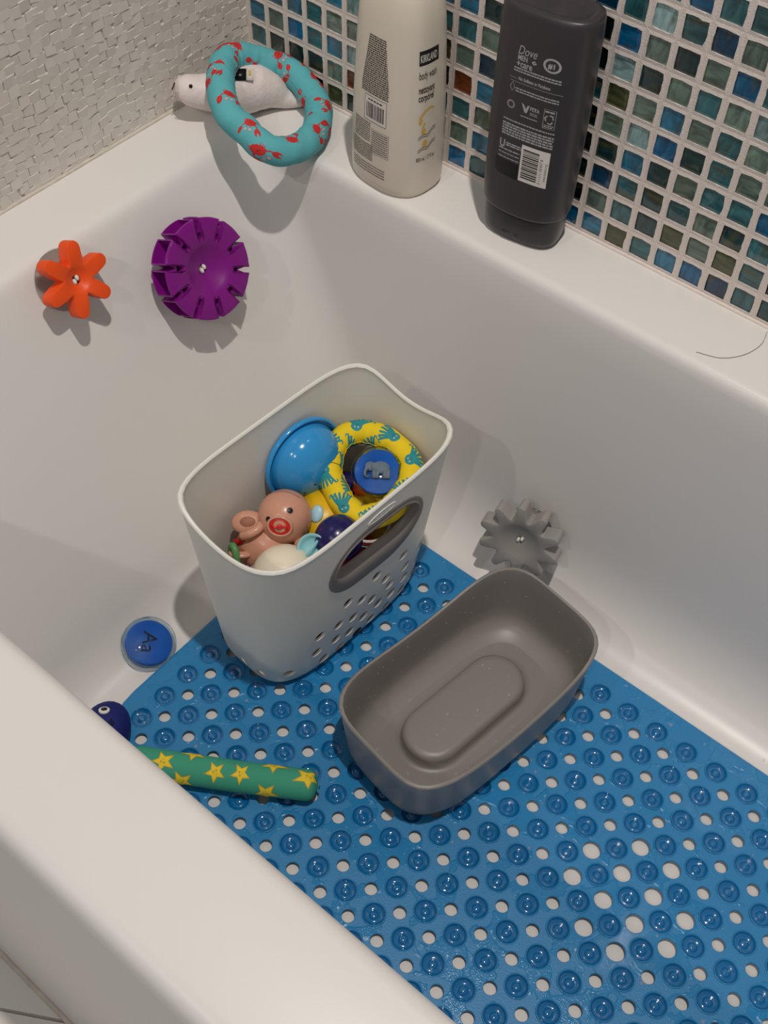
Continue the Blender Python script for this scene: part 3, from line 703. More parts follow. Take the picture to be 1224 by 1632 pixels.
YP = [(31.1, -22.4, -18.7), (31.1, -20.9, -18.2), (31.7, -19.8, -18.0), (32.9, -19.2, -17.8), (34.4, -18.9, -17.7), (36.1, -19.0, -17.9), (37.6, -19.5, -18.0), (38.7, -20.8, -18.3), (39.1, -22.6, -18.8), (38.9, -24.4, -19.3), (37.6, -25.9, -19.8), (36.0, -26.1, -19.7), (34.2, -25.5, -19.5), (32.4, -24.4, -19.1)]
YP = [(35.2+(x-35.2)*1.06+.9, -22.5+(y+22.5)*1.06-.95, z+1.6) for x, y, z in YP]
def octo():
    P = [(circle(0, .42, .5, 20, .44), 0, 0)]
    rs = random.Random(9)
    for k, x in enumerate((-.5, -.3, -.1, .12, .32, .52)):
        sx = -1 if x < 0 else 1; q = abs(x)
        pts = [(x*.6, .15), (x*1.0, -.15), (x*1.5, -.4-.25*(1-q)), (x*1.9, -.55-.5*(1-q)), (x*2.2, -.45-.45*(1-q)), (x*2.15, -.25-.4*(1-q))]
        P.append((stroke(pts, .27, .09), 0, .1))
    for sx in (-1, 1): P.append((circle(sx*.16, .5, .07, 10), 1, .5)); P.append((circle(sx*.16, .5, .035, 8), 2, .8))
    P.append((stroke([(-.14, .3), (0, .24), (.14, .3)], .04), 2, .5))
    return P
yring, ysurf, LY, _ = clothring('dive_ring', 'yellow fabric dive ring with teal octopuses in the toy bin', YP, 1.22, 'yellow_cloth', .10, 5)
oc = octo()
for k in range(8):
    for b_, ofs in ((1.5, 0), (3.9, .5)):
        decal('octopus_print', oc, ysurf, ['octo', 'white_print', 'dark_print'], yring, a0=LY*(k+ofs)/8, b0=b_+rc.uniform(-.2, .2), rot=rc.uniform(0, 6.28), sc=1.14)
st = [ysurf(LY*.92, 1.22*2*pi*k/40, .02) for k in range(40)]
mk('stitching', tube(st, .035, 5, True), 'stitch', yring)

# ------------------------------------------------------------------ green dive stick
SP = [(48.6, -45.15, -32.55), (44.8, -47.6, -32.6), (42.1, -49.3, -32.6), (39.3, -51.0, -32.6), (36.0, -53.0, -32.6), (33.6, -54.4, -32.6)]
SC = catmull(SP, 10, False); sr = 1.45
stick = thing('dive_stick', (42, -49.4, -34.1), 'green fabric dive stick with yellow stars lying across the blue mat', 'dive stick')
N = len(SC)
def srad(t):
    e = min(t, 1-t)*16; return sr*(math.sqrt(max(0.02, 1-(1-min(1, e/.9))**2)) if e < .9 else 1)
mk('tube', tube(SC, srad, 26, False, up=(0, 0, 1)), 'green_cloth', stick)
sL = sum((SC[i+1]-SC[i]).length for i in range(N-1))
def ssurf(a, b_, l=0):
    t = max(0, min(.9999, a/sL)); i = int(t*(N-1)); f = t*(N-1)-i; p = SC[i].lerp(SC[i+1], f); T = (SC[i+1]-SC[i]).normalized()
    up = (Vector((0, 0, 1))-T*T.z).normalized(); sd = T.cross(up); ph = b_/sr; return p+(up*cos(ph)+sd*sin(ph))*(srad(t)+l)
def star(r):
    o = [((r if k % 2 == 0 else r*.45)*cos(pi/2+pi*k/5), (r if k % 2 == 0 else r*.45)*sin(pi/2+pi*k/5)) for k in range(10)]; return o
sp = [(star(.88), 0, 0), (star(.74), 1, .5), (stroke([(-.14, -.1), (0, -.17), (.14, -.1)], .035), 0, .9), (circle(-.12, .08, .09, 9), 0, .8), (circle(.12, .08, .09, 9), 0, .8)]
for k, (a, b_) in enumerate([(.9, .1), (3.3, 1.2), (3.6, -1.9), (6.3, -.3), (8.9, -.5), (11.3, 1.3), (11.9, -1.9), (13.6, -.2), (6.0, 3.2), (9, 3.4)]):
    decal('star_print', sp, ssurf, ['star_orange', 'star_yellow'], stick, a0=a, b0=b_, rot=.5+k*1.3, sc=1.28)
mk('end_seam', tube([SC[0]+Vector((.08, .05, 0))+Vector((.02, 0, 0))*k+Vector((0, 0, -.55+.11*k)) for k in range(11)], .06, 5), 'green_cloth', stick)

# ------------------------------------------------------------------ navy whale half hidden by the rim
wh = thing('whale_toy', (28.2, -54.6, -34.8), 'navy blue cloth whale with a white eye behind the front tub rim', 'bath toy')
wx = Vector((.45, -.89, 0)).normalized(); wy = Vector((-wx.y, wx.x, 0)); wz = Vector((0, 0, 1))
mk('body', ball((29.6, -54.0, -32.3), 2.35, 28, 18, (wx, wy, wz), (1.25, 1.0, .92), fn=lambda d: 1-.22*max(0, d.x)**2), 'navy_cloth', wh)
mk('tail_fin', join(ball((31.2, -58.0, -32.6), .9, 14, 8, (wx, wy, wz), (1.4, 1.7, .35))), 'navy_cloth', wh)
dv = Vector((-.28, .40, .85)).normalized()
def pt(n, k=2.35): 
    l = Vector((n.dot(wx)/1.25, n.dot(wy), n.dot(wz)/.92)).length; return Vector((29.6, -54.0, -32.3))+n*(k/l)
ep = pt(dv)
ey = mk('eye', lathe(ep, dv, [(0, -.2), (.52, -.2), (.52, .02), (.45, .07), (0, .09)], 20), 'white_print', wh); mk('pupil', lathe(ep+dv*.08, dv, [(.3, -.05), (.3, .02), (0, .03)], 16), 'black', ey)
for k in range(3):
    a = [pt(Vector((.25+.10*k+.02*i, .30-.09*i, .85)).normalized(), 2.37) for i in range(6)]
    mk('gill_stripe', tube(a, .06, 5), 'black', wh)

# ------------------------------------------------------------------ white seal on the rim corner
seal = thing('seal_toy', (6, -6.5, 0), 'white rubber seal lying on the rim corner under the teal ring', 'bath toy')
SPs = [(1.75, -12.0, 3.5), (1.95, -11.7, 3.45), (2.5, -11.1, 3.35), (3.2, -10.2, 3.0), (3.9, -9.1, 2.7), (4.6, -7.9, 2.5), (5.4, -6.5, 2.5), (6.2, -5.3, 2.35), (7.1, -4.2, 1.8), (8.0, -3.4, 1.1), (9.0, -2.7, .75), (9.7, -2.3, .6)]
SRr = [.35, 1.0, 1.42, 1.6, 1.85, 2.2, 2.45, 2.3, 1.75, 1.05, .6, .2]
C = catmull(SPs, 5, False); RRs = []
for i in range(len(SRr)-1):
    for k in range(5): RRs.append(SRr[i]+(SRr[i+1]-SRr[i])*k/5)
RRs.append(SRr[-1]); V, F = tube(C, RRs, 26, False, up=(0, 0, 1))
V = [Vector((max(.25, p.x), min(p.y, -.3), max(p.z, .0))) for p in V]
mk('body', (V, F), 'seal', seal)
hx_ = Vector((-.45, -.75, .25)).normalized(); camd = Vector((.62, -.60, .45)).normalized()
mk('eye', ball(Vector((2.65, -10.95, 3.35))+Vector((.92, -.50, .95)), .19, 12, 8), 'black', seal)
mk('nose', tube([(1.95, -12.42, 3.75), (2.1, -12.35, 4.05), (2.0, -12.05, 4.3)], .07, 6), 'dark_print', seal)
for k in range(4): mk('whisker_line', tube([Vector((2.35, -12.5, 3.6-.22*k)), Vector((2.75, -12.3, 3.6-.26*k)), Vector((3.1, -12.0, 3.6-.28*k))], .025, 5), 'mauve', seal)
mk('flipper', ball((6.4, -3.0, 1.2), 1.0, 14, 8, None, (1.5, .7, .5)), 'seal', seal)
tg = Matrix.Rotation(R(40), 3, 'Z') @ Matrix.Rotation(R(35), 3, 'X')
tgo = mk('care_tag', box((6.15, -7.45, 4.75), 1.7, 1.15, .05, rot=tg), 'black', seal); mk('tag_band', box(Vector((6.15, -7.45, 4.75))+tg @ Vector((1.05, 0, .02)), .7, 1.15, .05, rot=tg), 'paper', tgo)
mk('tag_mark', box(Vector((6.15, -7.45, 4.79))+tg @ Vector((1.05, .1, .02)), .25, .5, .02, rot=tg), 'gold', tgo)

# ------------------------------------------------------------------ toys in the bin
fr = frame
# blue bowl
bowl = thing('bowl', (29.9, -25.5, -22.5), 'sky blue plastic bowl tipped on its side in the toy bin', 'bowl')
bn = (.974, -.153, .167); bc = Vector((31.5, -26.1, -16.9))
bc = Vector((30.2, -25.8, -17.5))
pr = [(4.8, -.4), (4.9, -.1), (4.82, .15), (4.68, .2), (4.55, .12), (4.5, -.35), (4.25, -.45), (4.14, -.1)]
pr = [(a*.92, b_*.92) for a, b_ in pr]
for k in range(0, 11): t = k/10*pi/2; pr.append((3.78*cos(t)**.95 if k < 10 else 0, .1+3.0*sin(t)))
pin = [(max(0, a-.18), b_-.2) for a, b_ in pr[::-1][:-8]]
mk('shell', lathe(bc, bn, pr+pin+[(3.6, -.55), (4.35, -.45)], 56), 'bowl', bowl)
e1, e2, nb = frame(bn)
for (a, b_) in ((-1.3, -.6), (-2.3, -1.6), (.6, -2.6)):
    a, b_ = a*.9, b_*.9; zz = .1+3.0*math.sqrt(1-(a*a+b_*b_)/14.3); mk('drain_hole', lathe(bc+e1*a+e2*b_+nb*zz, (nb+e1*a*.2+e2*b_*.2), [(0, -.02), (.11, -.02), (.11, .03), (0, .03)], 10), 'black', bowl)
# pig
pg = thing('pig_toy', (32.0, -33.0, -24), 'pink plastic pig bath toy with a red propeller mouth in the bin', 'bath toy')
hc = Vector((32.9, -31.6, -18.4)); dm = Vector((.45, -.74, .50)).normalized()
hd = mk('head', ball(hc, 2.55, 40, 26), 'pig', pg)
mk('body', ball((32.2, -33.6, -21.0), 2.6, 28, 18, frame((-.35, -.7, -.3)), (1, .92, 1.15)), 'pig', pg)
mo = hc+dm*2.38
mk('mouth_rim', lathe(mo, dm, [(1.02, -.3), (1.12, .08), (1.02, .2), (.9, .16), (.86, -.3)], 28, sx=1.12, sy=.92), 'pig', hd)
mk('mouth', lathe(mo, dm, [(.95, .0), (.9, .1), (.55, .09), (0, .08)], 28, sx=1.1, sy=.92), 'red_toy', hd)
e1, e2, n_ = frame(dm)
pp = [tube([mo+n_*.22+e1*.05, mo+n_*.22+e1*(.45*s_)+e2*.12*s_, mo+n_*.22+e1*(.75*s_)-e2*.18*s_], [.13, .12, .06], 8, up=tuple(n_)) for s_ in (1, -1)]
mk('propeller', join(lathe(mo+n_*.1, n_, [(.26, 0), (.26, .2), (.2, .26), (0, .26)], 14), *pp), 'red_toy', hd)
for d in ((-.02, -.80, .60), (.45, -.16, .88)):
    d = Vector(d).normalized(); h_ = mk('nostril', lathe(hc+d*2.54, d, [(.36, -.1), (.35, .03), (.29, .05), (.27, -.05), (0, -.06)], 14), 'pig', hd); mk('nostril_hole', lathe(hc+d*2.6, d, [(.28, -.01), (.1, .0), (0, .01)], 12), 'black', h_)
sm = []
for k in range(14):
    t = -.9+1.5*k/13; d = (Vector((-.25, .35, .9)).normalized()*cos(t)+Vector((.9, .45, .1)).normalized()*sin(t)).normalized(); sm.append(hc+d*2.56)
mk('moulded_seam', tube(sm, .035, 5), 'pig_in', hd)
def ear(c, n, s):
    e1, e2, n = frame(n); c = Vector(c); o_ = ball(c, s, 20, 12, (e1, e2, n), (1.15, .85, .38)); i_ = ball(c+n*s*.12, s*.8, 18, 10, (e1, e2, n), (1.12, .78, .34)); return o_, i_
for (c_, n_, s_) in (((30.6, -34.2, -18.7), (.35, -.35, .85), 1.35), ((31.6, -36.4, -20.4), (-.3, .4, .9), 1.0)):
    a, b_ = ear(c_, n_, s_); er = mk('ear', a, 'pig', pg); mk('ear_hollow', b_, 'pig_in', er)
mk('ear_curl', tube(catmull([(31.2, -35.6, -18.9), (31.9, -35.2, -18.3), (32.2, -34.4, -18.1), (32.0, -33.7, -18.2)], 5, False), .42, 10), 'pig', pg)
mk('red_axle', tube([(30.6, -36.1, -20), (31.7, -34.6, -19.3), (31.6, -32.5, -18.5)], .35, 10), 'red_toy', pg)
mk('foot', ball((35.6, -32.3, -19.7), .75, 14, 10), 'pig', pg)
mk('cream_dome_', ([], []), 'pig') if False else None
ct = thing('egg_toy', (35.8, -35.5, -24), 'smooth cream plastic half egg at the near corner inside the bin', 'bath toy')
mk('shell', ball((36.5, -35.7, -20.3), 3.05, 36, 22, None, (.98, 1.0, .95)), 'cream_toy', ct)
mk('joint_line', tube([Vector((36.5+2.99*cos(t), -35.7+3.05*sin(t), -20.6)) for t in [2*pi*k/40 for k in range(40)]], .05, 5, True), 'cream_toy', ct)
# duck
dk = thing('duck_toy', (34.3, -27.8, -25), 'yellow vinyl duck bath toy under the yellow ring', 'bath toy')
mk('body', ball((34.5, -27.8, -20.9), 2.9, 28, 18, None, (1.05, 1.15, .9)), 'duck', dk)
mk('head', ball((36.5, -24.6, -21.2), 1.7, 20, 12), 'duck', dk)
mk('beak', ball((37.3, -26.0, -20.6), .6, 12, 8, None, (1, 1.2, .5)), 'orange', dk)
mk('cap_plug', ball((34.9, -29.4, -18.5), .62, 18, 10, frame((.2, -.5, .8)), (1.0, 1.35, .35)), 'aqua2', dk)
nv = thing('boat_toy', (37.3, -30.7, -22), 'dark navy dome-shaped plastic toy against the bin handle side', 'bath toy')
mk('shell', ball((38.2, -30.2, -18.5), 2.1, 32, 20, None, (1, 1.1, 1), fn=lambda d: 1+.012*sin(14*math.atan2(d.y, d.x))*(1-abs(d.z))), 'navy_toy', nv)
mk('rim', lathe((38.2, -30.2, -19.1), (0, 0, 1), [(2.0, -.15), (2.25, 0), (2.0, .15)], 32, sy=1.1), 'navy_toy', nv)
aq = thing('scoop_toy', (37.0, -33.0, -21), 'small pale aqua plastic scoop between the egg and navy toy', 'bath toy')
an = Vector((.25, -.45, .85)); 
mk('cup', lathe((37.5, -32.95, -17.9), an, [(0, -1.0), (.8, -.95), (1.15, -.5), (1.3, .1), (1.38, .15), (1.25, .2), (1.1, -.3), (.7, -.7), (0, -.75)], 28), 'aqua_toy', aq)
mk('divider', box((37.5, -32.9, -18.2), .16, 1.9, .8, rot=Matrix.Rotation(R(25), 3, 'X')), 'aqua_toy', aq)
gt = thing('link_toy', (31.6, -36.8, -23), 'green plastic ring toy in the near corner of the bin', 'bath toy')
mk('ring', tube(catmull([Vector((31.3, -37.0, -21.0))+Vector((.45, -.2, 0))*cos(t)*1.6+Vector((-.1, .2, 1))*sin(t)*1.5 for t in [2*pi*k/12 for k in range(12)]], 4), .34, 10, True), 'green_toy', gt)
mv = thing('squid_toy', (32.6, -36.6, -24), 'mauve plastic toy with little tentacles beside the green ring toy', 'bath toy')
mk('body', ball((32.6, -37.1, -23.2), 1.1, 16, 10), 'mauve', mv)
for k in range(4): mk('tentacle', tube([(32.6+.25*k, -37.2+.3*k, -22.6), (32.4+.35*k, -36.9+.35*k, -21.7), (32.7+.4*k, -36.6+.3*k, -21.2)], [.3, .22, .12], 8), 'mauve', mv)
rb = thing('block_toy', (33.3, -37.0, -26), 'royal blue plastic block at the bottom near corner of the bin', 'bath toy')
mk('block', loft([rrect(32.4, 35.0, -38.2, -35.8, .4, -25.5), rrect(32.3, 35.1, -38.3, -35.7, .5, -24.5), rrect(32.5, 34.9, -38.1, -35.9, .5, -23.3)], True, True), 'royal', rb)
mk('stud', lathe((33.7, -37, -23.3), (0, 0, 1), [(.7, 0), (.7, .3), (0, .3)], 16), 'royal', rb)
hp_ = thing('hoop_toy', (38.2, -26.6, -23), 'pale striped plastic hoop under the elephant disc', 'bath toy')
for k, (mt, dz) in enumerate((('paper', 0), ('red_toy', -.35), ('aqua2', -.7))):
    mk('hoop', tube([Vector((38.3, -25.9, -20.6+dz))+Vector((cos(t), .4*sin(t), -.1*cos(t)))*2.0+Vector((0, 1.3*sin(t), 0)) for t in [2*pi*q/28 for q in range(28)]], .17, 7, True), mt, hp_)
sk = thing('stacking_cup', (36.6, -32.2, -27.5), 'light aqua plastic cup seen through the handle opening', 'cup')
mk('cup', lathe((37.2, -31.0, -26.5), (.1, .1, 1), [(0, 0), (1.9, 0), (2.5, 3.6), (2.65, 3.7), (2.4, 3.7), (1.8, .2), (0, .2)], 32), 'aqua_toy', sk)

for nm, lb, ct, c_, r_, sc_, m2 in (  # brown, navy, amber and teal ones: filler added to block light inside the bin
    ('brown_filler_toy', 'dark brown filler ball added low in the bin under the pig', 'bath toy', (31.8, -29.8, -26.6), 2.7, (.95, 1.2, .95), 'pig_in'),
    ('boat_hull_toy', 'red rounded plastic toy seen dimly through the bin handle opening', 'bath toy', (38.0, -27.6, -23.6), 1.9, (.8, 1.3, .6), 'red_toy'),
    ('starfish_toy', 'mustard yellow soft toy wedged below the elephant disc', 'bath toy', (36.9, -21.9, -21.3), 2.0, (1.4, 1.2, .7), 'duck'),
    ('crab_toy', 'small orange bath toy under the yellow ring near the duck', 'bath toy', (35.6, -23.7, -19.4), .75, (1, 1.2, .8), 'orange'),
    ('navy_filler_toy', 'navy filler ball added deep behind the blue bowl in the bin', 'bath toy', (32.6, -22.6, -24.0), 2.4, (1, 1, 1), 'navy_toy'),
    ('near_filler_toy', 'brown filler toy added low in the near end of the bin', 'bath toy', (35.9, -34.6, -30.2), 2.6, (1.2, 1.2, 1.1), 'pig_in'),
    ('amber_filler_toy', 'amber filler toy added low in the far end of the bin', 'bath toy', (36.4, -22.6, -30.0), 2.3, (1.3, 1.0, 1.1), 'star_orange'),
    ('dark_filler_toy', 'dark navy filler toy added behind the bin perforations under the handle', 'bath toy', (38.1, -29.6, -28.2), 2.0, (.9, 1.9, .9), 'navy_toy'),
    ('teal_filler_toy', 'dark teal filler toy added across the bottom of the bin', 'bath toy', (36.0, -28.0, -31.0), 2.6, (1.2, 2.6, .75), 'octo')):
    t_ = thing(nm, Vector(c_)-Vector((0, 0, r_*sc_[2])), lb, ct)
    mk('shell', ball(c_, r_, 24, 14, None, sc_), m2, t_)
    mk('moulded_seam', tube([Vector((c_[0]+r_*1.005*sc_[0]*cos(t), c_[1]+r_*1.005*sc_[1]*sin(t), c_[2])) for t in [2*pi*k/30 for k in range(30)]], .05, 5, True), m2, t_)

# ------------------------------------------------------------------ charcoal bottle
D0 = Vector((37.3, -3.35, 0)); dyaw = R(7); dX = Vector((cos(dyaw), sin(dyaw), 0)); dY = Vector((-sin(dyaw), cos(dyaw), 0))
def dsec(z):
    if z < 3: hx, hy = 3.35+.35*min(1, z/1.0)**.5, 1.85+.25*min(1, z/1.0)**.5
    else: hx, hy = 4.0+.12*sin((z-3)/18.5*pi), 2.35+.1*sin((z-3)/18.5*pi)
    return hx, hy
def dring(z, hx, hy, n=64, slope=0):
    P = []
    for k in range(n):
        a = 2*pi*(k+.5)/n; c_, s_ = cos(a), sin(a); ex = 2.9; r_ = (abs(c_/hx)**ex+abs(s_/hy)**ex)**(-1/ex)
        P.append(D0+dX*(r_*c_)+dY*(r_*s_)+Vector((0, 0, z+slope*(r_*c_/4)**2)))
    return P
dv_ = thing('shampoo_bottle', D0, 'charcoal grey wash bottle standing on its cap against the mosaic', 'bottle')
mk('cap', loft([dring(.02, 3.0, 1.5), dring(.1, 3.25, 1.75), dring(.4, 3.45, 1.95), dring(1.0, 3.6, 2.05), dring(2.0, 3.72, 2.12, slope=.4), dring(2.9, 3.78, 2.15, slope=.55)], True, True), 'charcoal_cap', dv_, sharp=50)
bz = [(3.0, 3.78, 2.12, .5), (3.05, 3.93, 2.25, .5), (3.3, 3.98, 2.3, .45), (4.5, 4.02, 2.34, .2), (8, 4.08, 2.4, 0), (12, 4.12, 2.42, 0), (16, 4.1, 2.42, 0), (20, 4.05, 2.4, 0), (21.1, 4.0, 2.36, 0), (21.5, 3.9, 2.26, 0), (21.65, 3.7, 2.1, 0), (21.68, 3.3, 1.75, 0), (21.5, 3.0, 1.5, 0), (21.35, 2.2, 1.0, 0)]
mk('body', loft([dring(z, a, b_, slope=s_) for z, a, b_, s_ in bz], True, True), 'charcoal', dv_, sharp=60)
mk('cap_latch', box(D0+dX*-.35+dY*-2.03+Vector((0, 0, .95)), 1.5, .12, .16, rot=Matrix.Rotation(dyaw, 3, 'Z')), 'charcoal', dv_)
def dmap(a, b_, l=.012):
    z = b_; hx, hy = 4.08, 2.4
    for i in range(len(bz)-1):
        if bz[i][0] <= z <= bz[i+1][0]: t = (z-bz[i][0])/max(1e-6, bz[i+1][0]-bz[i][0]); hx = bz[i][1]*(1-t)+bz[i+1][1]*t; hy = bz[i][2]*(1-t)+bz[i+1][2]*t
    y = hy*(max(0, 1-(abs(a)/hx)**2.9))**(1/2.9); return D0+dX*a-dY*(y+l)+Vector((0, 0, z))
T_ = lambda s, size, a, b_, al='LEFT', **k: text('lettering', s, size, dmap, k.pop('mt', 'silver'), dv_, a, b_, al, **k)
T_('Dove', 1.05, -1.55, 18.1, shear=.25, xs=.72); T_('MEN', .62, -1.5, 17.6, bold=.014, xs=.7); T_('+care', .78, -1.55, 17.05, bold=.014, xs=.78)
T_('#1', .6, 1.48, 17.75, 'CENTER', bold=.02); T_('No Sulfates or Parabens', .40, .2, 15.95, 'CENTER', bold=.01, xs=.72)
T_('PETA', .46, .15, 13.7, 'LEFT', bold=.012, xs=.8); T_('U', 1.0, -2.25, 9.55, 'LEFT', bold=.03, xs=.8)
rd = random.Random(8)
pl = []
def ringp(x, y, r, w_, ry=None, n=28):
    for k in range(n):
        t0, t1 = 2*pi*k/n, 2*pi*(k+1)/n; q = (ry or r)/r; pl.append(([(x+r*cos(t0), y+r*q*sin(t0)), (x+r*cos(t1), y+r*q*sin(t1)), (x+(r-w_)*cos(t1), y+(r-w_)*q*sin(t1)), (x+(r-w_)*cos(t0), y+(r-w_)*q*sin(t0))], 0, 0))
ringp(1.48, 17.98, .76, .2, .6); ringp(-1.6, 13.65, .36, .06); ringp(-1.6, 13.65, .26, .03)
pl += [(stroke([(-.2, 17.75), (-.05, 17.62), (.15, 17.7), (.0, 17.85), (-.2, 17.75)], .12), 0, 0)]
pl += dashes(-1.7, 2.4, 16.55, 17.0, 2, .12, rd, .12, .4, .05); pl += [(stroke([(-2.0, 16.0), (-1.35, 16.0)], .03), 0, 0), (stroke([(-1.9, 15.72), (2.7, 15.72)], .03), 0, 0)]
pl += [(stroke([(-1.85, 15.2), (-1.66, 14.8), (-1.45, 15.2), (-1.66, 15.65), (-1.85, 15.2)], .05), 0, 0)]
pl += dashes(-1.35, 2.45, 14.85, 15.3, 2, .11, rd, .12, .4, .05)
pl += [([(-.65, 14.15), (-.3, 13.35), (-.1, 13.35), (.1, 14.1), (-.1, 14.0), (-.22, 13.7), (-.4, 14.0)], 0, 0)]
pl += dashes(-.6, .9, 12.85, 13.1, 1, .09, rd, .1, .25, .04); pl += dashes(.2, .85, 13.25, 13.55, 2, .07, rd, .1, .25, .04)
pl += [(stroke([(1.4, 12.6), (2.4, 12.6), (2.4, 14.3), (1.4, 14.3), (1.4, 12.6)], .04), 0, 0)]+dashes(1.48, 2.32, 13.95, 14.25, 1, .15, rd, .2, .4, .04)+dashes(1.48, 2.32, 12.66, 12.95, 2, .08, rd, .2, .4, .04)
for k in range(3):
    t = pi/2+2*pi*k/3; a_ = (1.9+.32*cos(t), 13.45+.36*sin(t)); b2 = (1.9+.32*cos(t-1.5), 13.45+.36*sin(t-1.5)); pl.append((stroke([a_, (1.9+.4*cos(t-.7), 13.45+.44*sin(t-.7)), b2], .14, .1), 0, 0))
pl += dashes(-2.15, 2.5, 12.1, 12.35, 1, .12, rd, .12, .4, .05); pl += dashes(-2.15, 2.5, 10.75, 11.95, 5, .15, rd, .15, .5, .06)
pl += dashes(-1.6, -.1, 9.75, 10.15, 2, .13, rd, .2, .5, .06)+dashes(-2.25, -.25, 9.3, 9.5, 1, .12, rd, .2, .5, .06)+dashes(-2.25, -.25, 8.95, 9.1, 1, .09, rd, .2, .5, .06)+dashes(-2.25, -.25, 8.55, 8.7, 1, .09, rd, .2, .5, .06)
decal('small_print', pl, dmap, ['silver'], dv_, h=.6)
decal('black_patch', [([(-2.45, 7.25), (-2.1, 6.95), (-.2, 6.85), (-.2, 8.35), (-2.45, 8.45)], 0, 0)], lambda a, b_, l: dmap(a, b_, l*1.4), ['black'], dv_, h=.5)
bx = [(rect(-.1, 6.95, 2.45, 10.45), 0, 0)]
yy = 7.3
while yy < 10.1: w2 = rd.choice([.05, .08, .13]); bx.append((rect(.08, yy, 1.55, yy+w2), 1, .6)); yy += w2+rd.choice([.06, .09])
decal('barcode', bx, dmap, ['paper', 'ink'], dv_, h=.5)
T_('0 11111 05457 8', .36, 1.92, 7.2, mt='ink', rot=pi/2); T_('smartlabel.org', .3, 2.3, 7.6, mt='ink', rot=pi/2)

# ------------------------------------------------------------------ cream bottle
K0 = Vector((23.2, -4.15, 0)); kyaw = R(-4)
kz = [(.02, .90), (.12, .95), (.5, .99), (1.2, 1.0), (4, 1.0), (8, .975), (12, .93), (15, .89), (17, .85), (18.5, .78), (19.8, .66), (20.6, .50), (21.0, .38)]
def krad(psi, z):
    s_ = 1
    for i in range(len(kz)-1):
        if kz[i][0] <= z <= kz[i+1][0]: t = (z-kz[i][0])/(kz[i+1][0]-kz[i][0]); s_ = kz[i][1]*(1-t)+kz[i+1][1]*t
    a = psi-kyaw; hx, hy, ex = 4.25, 3.45, 2.7; return s_*(abs(cos(a)/hx)**ex+abs(sin(a)/hy)**ex)**(-1/ex)
def kpt(psi, z, l=0): r_ = krad(psi, z)+l; return K0+Vector((r_*cos(psi), r_*sin(psi), z))
kb = thing('body_wash_bottle', K0, 'cream white oval body wash bottle on the rim by the mosaic', 'bottle')
zz = []
for i in range(len(kz)-1):
    for k in range(2): zz.append(kz[i][0]+(kz[i+1][0]-kz[i][0])*k/2)
zz.append(21)
mk('body', loft([[kpt(2*pi*k/64, z) for k in range(64)] for z in zz], True, True), 'lotion', kb)
mk('cap', lathe(K0+Vector((0, 0, 21)), (0, 0, 1), [(1.5, 0), (1.5, 2.4), (1.3, 2.6), (0, 2.6)], 28), 'axle', kb)
kl = lambda a, b_, l=.012: kpt(R(-92)+a/3.9, b_, l); kr = lambda a, b_, l=.012: kpt(R(-13)+a*.66/4.2, b_, l)
rk = random.Random(2)
edge = lambda t: (-1.15-.75*min(1, t*1.2), 1.15+.55*min(1, t*1.2)) 
decal('ingredients_print', dashes(-1.9, 1.9, 9.6, 15.0, 28, .11, rk, .12, .5, .05, edge=edge), kl, ['ink'], kb, h=.5)
bp = [(rect(-1.35, 7.0, 1.5, 9.4), 0, 0), (stroke([(-1.35, 7.0), (1.5, 7.0), (1.5, 9.4), (-1.35, 9.4), (-1.35, 7.0)], .05), 1, .5)]; x = -1.1
while x < 1.2: w2 = rk.choice([.04, .07, .12]); bp.append((rect(x, 7.3, x+w2, 8.75), 1, .7)); x += w2+rk.choice([.05, .08])
bp += [(p, 1, .6) for p, a_, c_ in dashes(-.9, 1.0, 8.9, 9.2, 1, .14, rk, .2, .4, .1)]
decal('barcode', bp, kl, ['paper', 'ink'], kb, h=.5)
decal('small_print', dashes(-2.7, -.5, 4.8, 6.8, 10, .08, rk, .15, .6, .05)+dashes(-2.9, -.1, 2.9, 4.6, 9, .08, rk, .15, .6, .05)+dashes(-2.9, 1.5, 1.5, 2.6, 4, .08, rk, .15, .6, .05)
      + [(stroke([(-.3, 3.9), (1.85, 3.9), (1.85, 6.3), (-.3, 6.3), (-.3, 3.9)], .04), 0, 0)]+dashes(-.2, 1.75, 4.0, 6.2, 10, .08, rk, .15, .6, .05), kl, ['ink'], kb, h=.5)
decal('name_patch', [(rect(-1.75, 13.2, 1.75, 14.5), 0, 0)], kr, ['ink'], kb, h=.4)
KT = lambda s, size, a, b_, mt='ink', **k: text('lettering', s, size, lambda x, y, l: kr(x, y, .03), mt, kb, a, b_, 'LEFT', **k)
KT('KIRKLAND', .95, -1.6, 13.5, 'paper', xs=.64, bold=.014); KT('body wash', 1.0, -1.75, 12.0, xs=.72); KT('nettoyant', .95, -1.75, 10.7, xs=.74, bold=.012); KT('corporel', .95, -1.75, 9.95, xs=.78, bold=.012)
KT('800 mL / 27 fl oz', .6, -1.8, 4.0, xs=.75)
decal('yellow_print', [(stroke([(-1.5, 8.3), (-.6, 8.9), (.3, 9.1), (1.1, 8.9)], .3, .12), 0, 0), (circle(-1.3, 8.0, .3), 0, 0), (circle(-.8, 7.0, .35, 12), 0, 0), (circle(-.5, 5.7, .4, 12), 0, 0), (stroke([(-1.0, 7.3), (-.6, 7.8)], .2), 0, 0)], kr, ['gold'], kb, h=.3)
decal('line_print', [(stroke([(-1.6, 6.2+d), (-.9, 6.45+d), (0, 6.35+d), (.8, 6.8+d), (1.4, 6.85+d)], .06), 0, 0) for d in (0, .22, -1.3, -1.08)], kr, ['ink'], kb, h=.3)

